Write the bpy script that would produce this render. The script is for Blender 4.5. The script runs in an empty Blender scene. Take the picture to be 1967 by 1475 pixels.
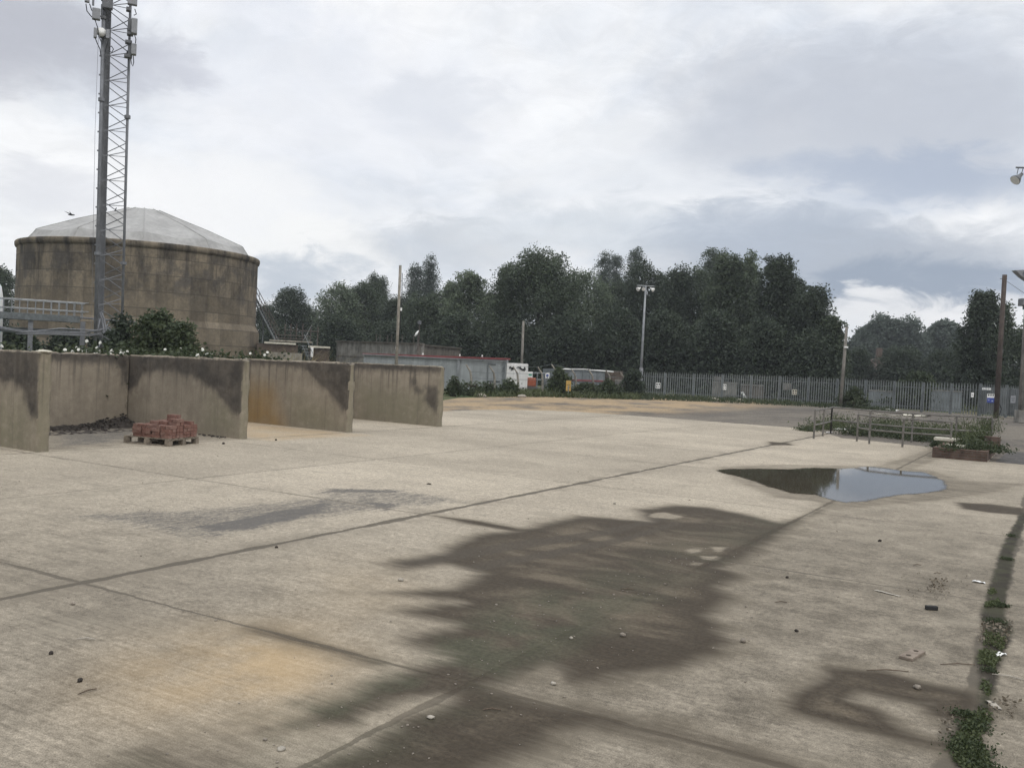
import bpy, math, random
import numpy as np
from mathutils import Matrix, Vector
R_ = math.radians
C = bpy.context.scene.collection
rnd = random.Random(7)
# ------------------------------------------------------------------ calibration
W, H, FPX, CAMH = 1967., 1475., 1790., 2.1
c0 = np.array([W / 2, H / 2])
def nz(v): return v / np.linalg.norm(v)
d1 = nz(np.array([2037 - c0[0], 744 - c0[1], FPX]))
d2 = np.array([-2060 - c0[0], 544 - c0[1], FPX]); d2 = nz(d2 - d1 * d2.dot(d1))
RW = np.stack([-d2, d1, np.cross(-d2, d1)])          # camera vector -> world vector
EYE = np.array([0, 0, CAMH])
def ray(x, y): return nz(RW @ np.array([x - c0[0], y - c0[1], FPX]))
def G(x, y, z=0.0):                                   # where the sight line meets the ground
    r = ray(x, y); return EYE + r * ((z - CAMH) / r[2])
def P(x, y, D):                                       # the point of a sight line D metres away (horizontally)
    r = ray(x, y); return EYE + r * (D / math.hypot(r[0], r[1]))
def PX(x, D, z):                                      # horizontal place at column x (at the horizon), distance D, height z
    p = P(x, 544 + .0488 * (x + 2060), D); return np.array([p[0], p[1], z])
def onY(x, y, Y): r = ray(x, y); return EYE + r * (Y / r[1])
def onX(x, y, X): r = ray(x, y); return EYE + r * (X / r[0])
FW = RW @ np.array([0, 0, 1.]); FH = nz(np.array([FW[0], FW[1], 0])); RH = np.array([FH[1], -FH[0], 0])

# ------------------------------------------------------------------ materials
class NB:
    def __init__(s, name):
        s.m = bpy.data.materials.new(name); s.m.use_nodes = True
        s.t = s.m.node_tree; s.n = s.t.nodes; s.l = s.t.links
        s.bs = s.n['Principled BSDF']
        s.tc = s.n.new('ShaderNodeTexCoord'); s.pos = s.tc.outputs['Object']
    def put(s, sock, v):
        if isinstance(v, bpy.types.NodeSocket): s.l.new(v, sock)
        elif isinstance(v, (tuple, list)) and len(v) == 3 and sock.type == 'RGBA': sock.default_value = (*v, 1)
        else: sock.default_value = v
    def map(s, sc, v=None, rot=(0, 0, 0)):
        n = s.n.new('ShaderNodeMapping'); s.put(n.inputs[0], v or s.pos)
        n.inputs['Scale'].default_value = sc; n.inputs['Rotation'].default_value = rot; return n.outputs[0]
    def noise(s, scale, detail=4, rough=.55, v=None, dist=0):
        n = s.n.new('ShaderNodeTexNoise'); s.put(n.inputs['Vector'], v or s.pos)
        n.inputs['Scale'].default_value = scale; n.inputs['Detail'].default_value = detail
        n.inputs['Roughness'].default_value = rough; n.inputs['Distortion'].default_value = dist
        return n.outputs[0]
    def vor(s, scale, v=None):
        n = s.n.new('ShaderNodeTexVoronoi'); s.put(n.inputs['Vector'], v or s.pos); n.inputs['Scale'].default_value = scale
        return n.outputs
    def mr(s, v, a, b, c=0., d=1., smooth=True):
        n = s.n.new('ShaderNodeMapRange'); n.interpolation_type = 'SMOOTHSTEP' if smooth else 'LINEAR'
        s.put(n.inputs[0], v)
        for i, q in enumerate((a, b, c, d)): n.inputs[i + 1].default_value = q
        return n.outputs[0]
    def ma(s, op, a, b=0., c=None):
        n = s.n.new('ShaderNodeMath'); n.operation = op; s.put(n.inputs[0], a); s.put(n.inputs[1], b)
        if c is not None: s.put(n.inputs[2], c)
        return n.outputs[0]
    def mix(s, f, a, b, mode='MIX'):
        n = s.n.new('ShaderNodeMix'); n.data_type = 'RGBA'; n.blend_type = mode
        s.put(n.inputs[0], f); s.put(n.inputs[6], a); s.put(n.inputs[7], b); return n.outputs[2]
    def attr(s, name):
        n = s.n.new('ShaderNodeAttribute'); n.attribute_name = name; return n.outputs['Fac']
    def sep(s, v=None):
        n = s.n.new('ShaderNodeSeparateXYZ'); s.put(n.inputs[0], v or s.pos); return n.outputs
    def bump(s, h, st=.3, d=.02):
        n = s.n.new('ShaderNodeBump'); n.inputs['Strength'].default_value = st; n.inputs['Distance'].default_value = d
        s.put(n.inputs['Height'], h); s.l.new(n.outputs[0], s.bs.inputs['Normal'])
    def out(s, col, rough=.8, spec=.3, metal=0.):
        s.put(s.bs.inputs['Base Color'], col); s.put(s.bs.inputs['Roughness'], rough)
        s.put(s.bs.inputs['Specular IOR Level'], spec); s.put(s.bs.inputs['Metallic'], metal); return s.m

def plain(name, col, rough=.7, spec=.3, metal=0., var=.25, scale=6., bump=.1, streak=False):
    b = NB(name); n = b.noise(scale, 5, .6); v = b.noise(1., 4, .6, b.map((9, 9, .6))) if streak else b.noise(scale * 6, 3)
    k = b.mr(n, .3, .7, 1 - var, 1 + var * .5); k2 = b.mr(v, .35, .7, 1 - var * .7, 1 + var * .3)
    kk = b.ma('MULTIPLY', k, k2)
    cc = b.n.new('ShaderNodeVectorMath'); cc.operation = 'SCALE'; cc.inputs[0].default_value = col; b.put(cc.inputs['Scale'], kk)
    if bump: b.bump(b.noise(scale * 8, 3), bump, .01)
    return b.out(cc.outputs[0], rough, spec, metal)

def leafmat(name, ca, cb, trans=.25):
    b = NB(name); v = b.attr('var'); n = b.noise(.45, 3)
    f = b.ma('ADD', b.ma('MULTIPLY', v, .6), b.ma('MULTIPLY', b.mr(n, .35, .65), .4))
    col = b.mix(f, ca, cb); b.out(col, .6, .25)
    tr = b.n.new('ShaderNodeBsdfTranslucent'); b.put(tr.inputs[0], col)
    ms = b.n.new('ShaderNodeMixShader'); ms.inputs[0].default_value = trans
    b.l.new(b.bs.outputs[0], ms.inputs[1]); b.l.new(tr.outputs[0], ms.inputs[2])
    b.l.new(ms.outputs[0], b.n['Material Output'].inputs[0]); return b.m

def concrete_yard_mat():
    b = NB('yard_concrete'); X, Y, Z = b.sep()
    n1 = b.noise(.33, 6, .6); n2 = b.noise(2.3, 5, .65); n3 = b.noise(26, 5, .8); n4 = b.noise(120, 2, .6)
    col = b.mix(b.mr(n1, .32, .68), (.438, .385, .305), (.343, .3, .238))
    col = b.mix(b.ma('MULTIPLY', b.mr(n2, .45, .75), .45), col, (.265, .234, .19))
    dirt = b.attr('dirt'); dn = b.ma('MULTIPLY', dirt, b.mr(n2, .25, .75, .5, 1.05)); col = b.mix(dn, col, (.135, .117, .091))
    k = b.ma('MULTIPLY', b.mr(n3, .25, .75, .5, 1.4, False), b.mr(n4, .25, .75, .5, 1.42, False))
    col = b.mix(1., col, k, 'MULTIPLY')
    n5 = b.noise(11, 5, .75); col = b.mix(1., col, b.mr(n5, .28, .72, .72, 1.22, False), 'MULTIPLY')
    wn = b.n.new('ShaderNodeTexWhiteNoise'); cb = b.n.new('ShaderNodeCombineXYZ'); b.put(cb.inputs[0], b.ma('FLOOR', b.ma('DIVIDE', b.ma('ADD', X, 7.19), 4.45))); b.put(cb.inputs[1], b.ma('FLOOR', b.ma('DIVIDE', b.ma('SUBTRACT', Y, .35), 4.8))); b.l.new(cb.outputs[0], wn.inputs[0])
    col = b.mix(1., col, b.mr(wn.outputs[0], 0, 1, .91, 1.06, False), 'MULTIPLY')
    gj = b.ma('MULTIPLY', b.mr(b.ma('ABSOLUTE', b.ma('ADD', X, 7.19)), 0., .55, .75, 0.), b.mr(b.noise(1.6, 6, .75), .42, .62)); col = b.mix(gj, col, (.19, .165, .13))
    gm_ = b.ma('MULTIPLY', b.mr(b.noise(.75, 8, .72, None, .5), .54, .68), .5); col = b.mix(gm_, col, (.215, .19, .15))
    # brush marks left across each bay of concrete
    br = b.noise(1., 3, .6, b.map((.7, 26, 1), rot=(0, 0, R_(1.5)))); bm = b.mr(b.noise(.5, 4, .6), .38, .6, .25, 1.)
    br2 = b.noise(1., 3, .6, b.map((.25, 7, 1)))
    brush = b.ma('MULTIPLY', b.ma('SUBTRACT', br, .5), bm)
    col = b.mix(1., col, b.ma('ADD', b.ma('MULTIPLY', brush, b.mr(Y, 4., 11., 1.1, .25)), b.mr(br2, .3, .7, .965, 1.03)), 'MULTIPLY')
    rust = b.ma('MULTIPLY', b.attr('rust'), b.mr(b.noise(1.3, 5, .65), .25, .65, .35, 1.))
    col = b.mix(b.ma('MULTIPLY', rust, .62), col, (.42, .295, .155))
    # black rubber and spoil smears
    sl = b.noise(1., 5, .75, b.map((14, 2.4, 1), rot=(0, 0, R_(-4)))); sp = b.noise(20, 4, .8)
    sm = b.ma('ADD', b.attr('smear'), b.ma('ADD', b.ma('MULTIPLY', b.ma('SUBTRACT', sl, .5), 1.5), b.ma('MULTIPLY', b.ma('SUBTRACT', sp, .5), 1.5)))
    sm = b.ma('MULTIPLY', b.mr(sm, .3, .95), .85)
    col = b.mix(sm, col, (.083, .08, .078))
    # joints
    wob = b.ma('MULTIPLY', b.ma('SUBTRACT', b.noise(3.5, 5, .7), .5), .09)
    wid = b.mr(b.noise(1.1, 3), .3, .7, .45, 1.35)
    def line(ax, pos, w, op):
        d = b.ma('ABSOLUTE', b.ma('ADD', b.ma('SUBTRACT', ax, pos), wob))
        e = b.ma('DIVIDE', d, b.ma('MULTIPLY', wid, w))
        return b.ma('MULTIPLY', b.mr(e, .75, 1.25, 1., 0.), op)
    mk = None
    for ax, pos, w, op in ((X, -7.19, .062, .92), (X, -11.66, .022, .6), (X, -16.06, .035, .75), (X, -3.19, .035, .8), (X, -.41, .075, .9),
                           (Y, 5.06, .026, .8), (Y, 10.1, .022, .7), (Y, 14.66, .022, .6), (Y, 19.3, .025, .5), (Y, 23.4, .02, .6), (Y, 28., .02, .5), (Y, 32.5, .03, .4)):
        q = line(ax, pos, w, op); mk = q if mk is None else b.ma('MAXIMUM', mk, q)
    col = b.mix(mk, col, (.095, .083, .066))
    # damp and wet
    st = b.noise(1., 7, .7, b.map((.8, 2.9, 1), rot=(0, 0, R_(9))), .3); fn = b.noise(1., 4, .65, b.map((3, 22, 1)))
    wv = b.ma('ADD', b.attr('wet'), b.ma('ADD', b.ma('MULTIPLY', b.ma('SUBTRACT', st, .5), .42), b.ma('ADD', b.ma('MULTIPLY', b.ma('SUBTRACT', fn, .5), .16), b.ma('MULTIPLY', b.ma('SUBTRACT', n3, .5), .16))))
    damp = b.mr(b.ma('ADD', wv, b.ma('MULTIPLY', b.ma('SUBTRACT', n2, .5), .6)), -.38, .12); col = b.mix(b.ma('MULTIPLY', damp, .42), col, (.16, .136, .1)); wm = b.ma('MULTIPLY', b.mr(wv, -.14, .2), b.mr(b.ma('ADD', b.attr('dry'), b.ma('SUBTRACT', n2, .5)), -.15, .2, 1., .15))
    silt = b.mr(b.noise(1., 7, .7, b.map((.55, 1.1, 1)), .6), .42, .62)
    fine = b.ma('MULTIPLY', b.mr(n3, .3, .7, .6, 1.4, False), b.ma('ADD', b.mr(n5, .3, .7, .82, 1.18, False), b.ma('MULTIPLY', brush, .5)))
    wcol = b.mix(b.ma('MULTIPLY', silt, b.mr(wv, .12, .6)), (.041, .032, .0225), (.112, .091, .065))
    green = b.ma('MULTIPLY', b.mr(b.ma('ABSOLUTE', b.ma('ADD', X, 3.5)), .15, .85, 1., 0.), b.ma('MULTIPLY', b.mr(b.noise(1.7, 5), .36, .6, 0., .8), b.mr(Y, 6., 9.5, 1., .35)))
    wcol = b.mix(green, wcol, (.047, .05, .031))
    wcol = b.mix(b.ma('MULTIPLY', b.mr(b.ma('ADD', b.attr('track'), b.ma('MULTIPLY', b.ma('SUBTRACT', n2, .5), .12)), -.03, .05), .8), wcol, (.052, .043, .033)); wcol = b.mix(1., wcol, fine, 'MULTIPLY')
    col = b.mix(b.ma('MULTIPLY', wm, b.mr(n5, .3, .7, .86, .98)), col, wcol)
    so = b.ma('ADD', b.attr('soil'), b.ma('MULTIPLY', b.ma('SUBTRACT', b.noise(5, 5, .7), .5), .22)); col = b.mix(b.ma('MULTIPLY', b.mr(so, -.03, .09), .97), col, b.mix(b.mr(n2, .4, .6), (.03, .026, .02), (.045, .044, .028)))
    # chips and grit
    v = b.vor(16); gr = b.ma('MULTIPLY', b.mr(v['Distance'], .03, .07, 1., 0.), b.mr(b.noise(1.1, 4), .52, .62))
    col = b.mix(b.ma('MULTIPLY', gr, .55), col, (.11, .095, .08))
    rough = b.mr(wm, 0., 1., .92, .85, False)
    b.bump(b.ma('ADD', b.ma('MULTIPLY', br, .8), b.ma('ADD', b.ma('MULTIPLY', n4, .5), b.ma('MULTIPLY', mk, -1.5))), .4, .012)
    return b.out(col, rough, .14)

def gravel_mat():
    b = NB('gravel'); X, Y, Z = b.sep()
    n1 = b.noise(1., 6, .65, b.map((.18, .09, 1), rot=(0, 0, R_(-35)))); n2 = b.noise(.9, 6, .7); n3 = b.noise(9, 5, .75)
    col = b.mix(b.mr(n1, .38, .62), (.155, .138, .115), (.098, .088, .078))
    col = b.mix(b.ma('MULTIPLY', b.mr(n2, .45, .7), .6), col, (.185, .16, .13))
    sx = b.mr(b.ma('ADD', X, b.ma('MULTIPLY', n2, 6)), -15.5, -11., 1., 0.)
    sand = b.ma('MULTIPLY', sx, b.mr(b.noise(1., 6, .7, b.map((.35, .22, 1))), .36, .56))
    col = b.mix(b.ma('MULTIPLY', sand, .85), col, (.36, .265, .16))
    col = b.mix(1., col, b.mr(n3, .25, .75, .5, 1.45, False), 'MULTIPLY')
    b.bump(b.ma('ADD', n3, n2), .6, .06); return b.out(col, .95, .15)

def grass_mat():
    b = NB('rough_grass'); n = b.noise(.25, 6, .7); n3 = b.noise(6, 4, .7)
    col = b.mix(b.mr(n, .4, .62), (.05, .075, .03), (.13, .115, .07)); col = b.mix(1., col, b.mr(n3, .25, .75, .6, 1.3), 'MULTIPLY')
    b.bump(n3, .6, .08); return b.out(col, .95, .1)

def wall_mat():
    b = NB('bay_concrete'); X, Y, Z = b.sep()
    n1 = b.noise(.8, 6, .6); n2 = b.noise(6, 5, .7); n3 = b.noise(60, 3, .7)
    run = b.noise(1., 5, .65, b.map((5, 5, .35)))
    col = b.mix(b.mr(b.ma('ADD', b.ma('MULTIPLY', n1, .6), b.ma('MULTIPLY', n2, .4)), .36, .62), (.305, .262, .205), (.222, .191, .15))
    col = b.mix(b.ma('MULTIPLY', b.attr('lichen'), b.mr(n2, .2, .6)), col, (.215, .195, .14))
    col = b.mix(b.ma('MULTIPLY', b.attr('rust'), b.mr(n1, .2, .6, .5, 1.)), col, (.30, .20, .09))
    col = b.mix(1., col, b.mr(run, .3, .7, .9, 1.06), 'MULTIPLY')
    col = b.mix(1., col, b.mr(n3, .25, .75, .8, 1.15, False), 'MULTIPLY')
    s = b.ma('ADD', b.attr('stain'), b.ma('ADD', b.ma('MULTIPLY', b.ma('SUBTRACT', run, .5), .5), b.ma('MULTIPLY', b.ma('SUBTRACT', n2, .5), .3)))
    sc = b.mix(b.mr(b.noise(2.6, 6, .7), .35, .62), (.04, .037, .035), (.088, .076, .064)); sc = b.mix(1., sc, b.mr(n2, .25, .75, .65, 1.35), 'MULTIPLY')
    scr = b.noise(1., 3, .6, b.map((30, 30, 3), rot=(.5, .4, 0)))
    sc = b.mix(b.mr(scr, .62, .72, 0., .5), sc, (.2, .17, .13))
    col = b.mix(b.ma('MULTIPLY', b.mr(s, -.16, .24), .9), col, sc); rn2 = b.noise(1., 4, .6, b.map((9, 9, .22))); col = b.mix(b.ma('MULTIPLY', b.mr(rn2, .5, .66), b.mr(Z, .5, 1.75, 0., .65)), col, (.062, .055, .047))
    # shutter joints every 1.2 m
    for ax in (X, Y):
        q = b.ma('ABSOLUTE', b.ma('SUBTRACT', b.ma('FRACT', b.ma('MULTIPLY', ax, .8)), .5))
        col = b.mix(b.mr(q, .004, .012, .4, 0.), col, (.12, .105, .085))
    top = b.mr(b.ma('ADD', Z, b.ma('MULTIPLY', n2, .06)), 1.0, 2.)
    b.bump(b.ma('ADD', n2, b.ma('MULTIPLY', n3, .4)), .5, .02); return b.out(col, .93, .2)

def tank_mat():
    b = NB('tank_concrete'); X, Y, Z = b.sep()
    ang = b.ma('ARCTAN2', Y, X); cv = b.n.new('ShaderNodeCombineXYZ')
    b.put(cv.inputs[0], b.ma('MULTIPLY', ang, 9.)); b.put(cv.inputs[1], Z)
    uv = cv.outputs[0]
    st = b.noise(1., 6, .7, b.map((.75, .15, 1), uv)); st2 = b.noise(1., 4, .6, b.map((3.2, .2, 1), uv)); n2 = b.noise(.55, 6, .65, uv); n3 = b.noise(5, 5, .75, uv)
    col = b.mix(b.mr(n2, .35, .65), (.205, .17, .125), (.148, .124, .093))
    hz = b.mr(Z, 4., 8.5)
    dk = b.ma('MULTIPLY', b.mr(st, .42, .62), b.ma('ADD', b.ma('MULTIPLY', hz, .75), .22))
    col = b.mix(dk, col, (.046, .042, .037)); dr_ = b.noise(1., 3, .55, b.map((2.2, .05, 1), uv)); col = b.mix(b.ma('MULTIPLY', b.mr(dr_, .58, .70), b.mr(Z, 3., 8., .25, .75)), col, (.05, .045, .04))
    dp = b.ma('MULTIPLY', b.mr(n2, .46, .62), b.ma('MULTIPLY', b.mr(Z, 4.5, 6.5), b.mr(Z, 8.9, 8., 0., 1.)))
    col = b.mix(b.ma('MULTIPLY', dp, .8), col, (.075, .068, .062))
    pale = b.ma('MULTIPLY', b.mr(st2, .6, .76), b.mr(Z, 2., 6., .75, .2)); col = b.mix(pale, col, (.27, .225, .165))
    ln = b.ma('ABSOLUTE', b.ma('SUBTRACT', b.ma('FRACT', b.ma('DIVIDE', b.ma('SUBTRACT', Z, .35), 1.2)), .5))
    col = b.mix(b.ma('MULTIPLY', b.mr(ln, .0, .045, 1., 0.), b.mr(n3, .36, .6, .3, 1.)), col, (.062, .055, .047))
    wn = b.n.new('ShaderNodeTexWhiteNoise'); cb = b.n.new('ShaderNodeCombineXYZ')
    b.put(cb.inputs[0], b.ma('FLOOR', b.ma('MULTIPLY', ang, 7.3))); b.put(cb.inputs[1], b.ma('FLOOR', b.ma('DIVIDE', b.ma('SUBTRACT', Z, .95), 1.2)))
    b.l.new(cb.outputs[0], wn.inputs[0]); col = b.mix(1., col, b.mr(wn.outputs[0], 0, 1, .74, 1.18, False), 'MULTIPLY')
    vl = b.ma('ABSOLUTE', b.ma('SUBTRACT', b.ma('FRACT', b.ma('MULTIPLY', ang, 7.3)), .5))
    col = b.mix(b.mr(vl, .482, .498, 0., .45), col, (.07, .06, .05))
    col = b.mix(1., col, b.mr(n3, .25, .75, .72, 1.22, False), 'MULTIPLY')
    b.bump(n3, .5, .05); return b.out(col, .95, .15)

def brick_mat(name, c1, c2, mortar, sc=1.):
    b = NB(name); t = b.n.new('ShaderNodeTexBrick'); X, Y, Z = b.sep()
    cv = b.n.new('ShaderNodeCombineXYZ'); b.put(cv.inputs[0], b.ma('ADD', X, Y)); b.put(cv.inputs[1], Z); b.l.new(cv.outputs[0], t.inputs['Vector'])
    for k, v in (('Color1', c1), ('Color2', c2), ('Mortar', mortar)): t.inputs[k].default_value = (*v, 1)
    t.inputs['Scale'].default_value = sc; t.inputs['Brick Width'].default_value = .225; t.inputs['Row Height'].default_value = .075; t.inputs['Mortar Size'].default_value = .01
    col = b.mix(1., t.outputs[0], b.mr(b.noise(4, 5, .7), .3, .7, .6, 1.15), 'MULTIPLY'); b.bump(b.noise(40, 3), .3, .01); return b.out(col, .9, .2)

M = {}
M['yard'] = concrete_yard_mat(); M['gravel'] = gravel_mat(); M['grass'] = grass_mat(); M['wall'] = wall_mat(); M['tank'] = tank_mat()
M['asphalt'] = plain('asphalt', (.085, .08, .075), .9, .2, var=.35, scale=3)
M['fabric'] = plain('cover_fabric', (.335, .332, .322), .75, .25, var=.16, scale=.5, streak=False)
M['galv'] = plain('galvanised_steel', (.26, .275, .285), .5, .5, .4, var=.25, scale=3)
M['dusty'] = plain('dusty_brick', (.235, .195, .16), .9, .15, var=.25, scale=14, bump=.35)
M['pale'] = plain('dull_palisade_steel', (.185, .2, .2), .6, .4, .2, var=.25, scale=3)
M['railgrey'] = plain('grey_brown_tube', (.17, .16, .145), .7, .3, .2, var=.3, scale=6)
M['darkgalv'] = plain('weathered_galvanised_steel', (.14, .155, .16), .6, .4, .2, var=.3, scale=2)
M['mast'] = plain('grey_mast_steel', (.165, .172, .187), .6, .4, .15, var=.2, scale=2)
M['black'] = plain('black_cable', (.03, .031, .034), .6, .3, var=.2)
M['equip'] = plain('pale_grey_plastic', (.25, .258, .275), .55, .4, var=.12)
M['equipd'] = plain('dark_grey_plastic', (.13, .135, .145), .6, .4, var=.15)
M['white'] = plain('white_paint', (.74, .74, .72), .55, .4, var=.12, scale=2, streak=True)
M['whiteplain'] = plain('white_plastic', (.78, .78, .76), .5, .4, var=.06, bump=0)
M['cabin'] = plain('grey_green_cabin_panel', (.265, .285, .288), .6, .35, var=.18, scale=1.2, streak=True)
M['cabin2'] = plain('dull_grey_cabin_panel', (.19, .21, .22), .6, .35, var=.2, scale=1.2, streak=True)
M['red'] = plain('faded_red_paint', (.21, .055, .058), .6, .35, var=.25)
M['orange'] = plain('orange_plastic', (.36, .10, .05), .5, .4, var=.2)
M['yellow'] = plain('yellow_board', (.46, .30, .09), .55, .35, var=.15)
M['blue'] = plain('blue_sign_paint', (.05, .08, .32), .5, .4, var=.1)
M['green'] = plain('green_sign_paint', (.06, .30, .20), .5, .4, var=.1)
M['darkmark'] = plain('black_paint', (.03, .03, .03), .7, .2, var=.2)
M['conc'] = plain('grey_concrete', (.27, .25, .215), .92, .2, var=.3, scale=2.5, bump=.4)
M['conc2'] = plain('pale_panel_concrete', (.235, .225, .205), .92, .2, var=.35, scale=1.6, streak=True)
M['conc3'] = plain('brown_and_shaded_concrete', (.135, .12, .105), .92, .2, var=.3, scale=1.6, streak=True)  # brown concrete, also the shaded tone painted on the settling tank's side
M['paleslab'] = plain('pale_slab', (.58, .55, .46), .85, .2, var=.2, scale=5)
M['timber'] = plain('weathered_timber', (.23, .195, .155), .85, .2, var=.35, scale=8)
M['pole'] = plain('grey_pole_timber', (.23, .215, .19), .88, .2, var=.3, scale=3, streak=True)
M['brownpole'] = plain('brown_creosoted_timber', (.082, .064, .055), .85, .25, var=.3, scale=3, streak=True)
M['brick'] = plain('red_brick', (.185, .1, .08), .88, .2, var=.3, scale=14, bump=.35)
M['brickdull'] = plain('pinkish_brick', (.21, .128, .105), .88, .2, var=.25, scale=14, bump=.35)
M['brickwall'] = brick_mat('brown_brickwork', (.105, .075, .056), (.085, .06, .046), (.12, .11, .095))
M['redbrickwall'] = brick_mat('red_brickwork', (.115, .075, .058), (.09, .06, .048), (.11, .095, .08))
M['rooftile'] = plain('red_roof_tile', (.10, .075, .066), .85, .2, var=.3, scale=5)
M['soil'] = plain('dark_soil', (.075, .062, .048), .95, .1, var=.4, scale=5, bump=.5)
M['rubble'] = plain('dark_rubble', (.052, .045, .04), .92, .2, var=.45, scale=9, bump=.5)
M['stone'] = plain('grey_stone', (.24, .21, .175), .9, .2, var=.3, scale=12, bump=.4)
M['palestone'] = plain('pale_stone', (.37, .34, .29), .9, .2, var=.2, scale=12)
M['stick'] = plain('dry_stick', (.13, .10, .075), .9, .15, var=.3, scale=20)
M['bark'] = plain('dark_bark', (.075, .06, .05), .95, .1, var=.35, scale=5, bump=.5)
M['bird'] = plain('dark_feathers', (.035, .033, .035), .8, .2, var=.2)
M['petal'] = plain('white_petal', (.62, .62, .57), .6, .2, var=.05, bump=0)
M['rusty'] = plain('rusty_steel', (.12, .10, .088), .75, .3, .2, var=.35, scale=6)
M['leaf'] = leafmat('dark_leaf', (.04, .056, .036), (.085, .108, .062))
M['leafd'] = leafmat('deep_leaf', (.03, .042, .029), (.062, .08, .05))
M['leafl'] = leafmat('pale_leaf', (.08, .108, .07), (.15, .18, .115))
M['leafb'] = leafmat('bluish_leaf', (.06, .08, .066), (.1, .12, .098))
M['shrub'] = leafmat('shrub_leaf', (.032, .048, .024), (.085, .105, .048))
M['weed'] = leafmat('weed_leaf', (.045, .062, .026), (.1, .115, .052))
M['weedd'] = leafmat('dark_weed_leaf', (.03, .045, .022), (.065, .08, .038))
M['drygrass'] = leafmat('dry_stalk', (.17, .15, .07), (.27, .22, .11))
M['litter'] = leafmat('fallen_leaf', (.085, .07, .052), (.24, .205, .155), 0.)
def puddle_mat():
    b = NB('puddle_water'); n = b.noise(.8, 4)
    col = b.mix(b.mr(n, .35, .65), (.052, .044, .03), (.062, .052, .036))
    b.out(col, .035, .5); b.bs.inputs['IOR'].default_value = 1.33; b.bump(b.noise(3, 2), .012, .01)
    dn = b.ma('ADD', b.attr('depth'), b.ma('ADD', b.ma('MULTIPLY', b.ma('SUBTRACT', b.noise(1.6, 6, .7), .5), .35), b.ma('MULTIPLY', b.ma('SUBTRACT', b.noise(9, 4, .7), .5), .12)))
    tp = b.n.new('ShaderNodeBsdfTransparent'); mx = b.n.new('ShaderNodeMixShader'); b.put(mx.inputs[0], b.mr(dn, -.03, .10)); b.l.new(tp.outputs[0], mx.inputs[1]); b.l.new(b.bs.outputs[0], mx.inputs[2]); b.l.new(mx.outputs[0], b.n['Material Output'].inputs[0]); return b.m
M['water'] = puddle_mat()

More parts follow.
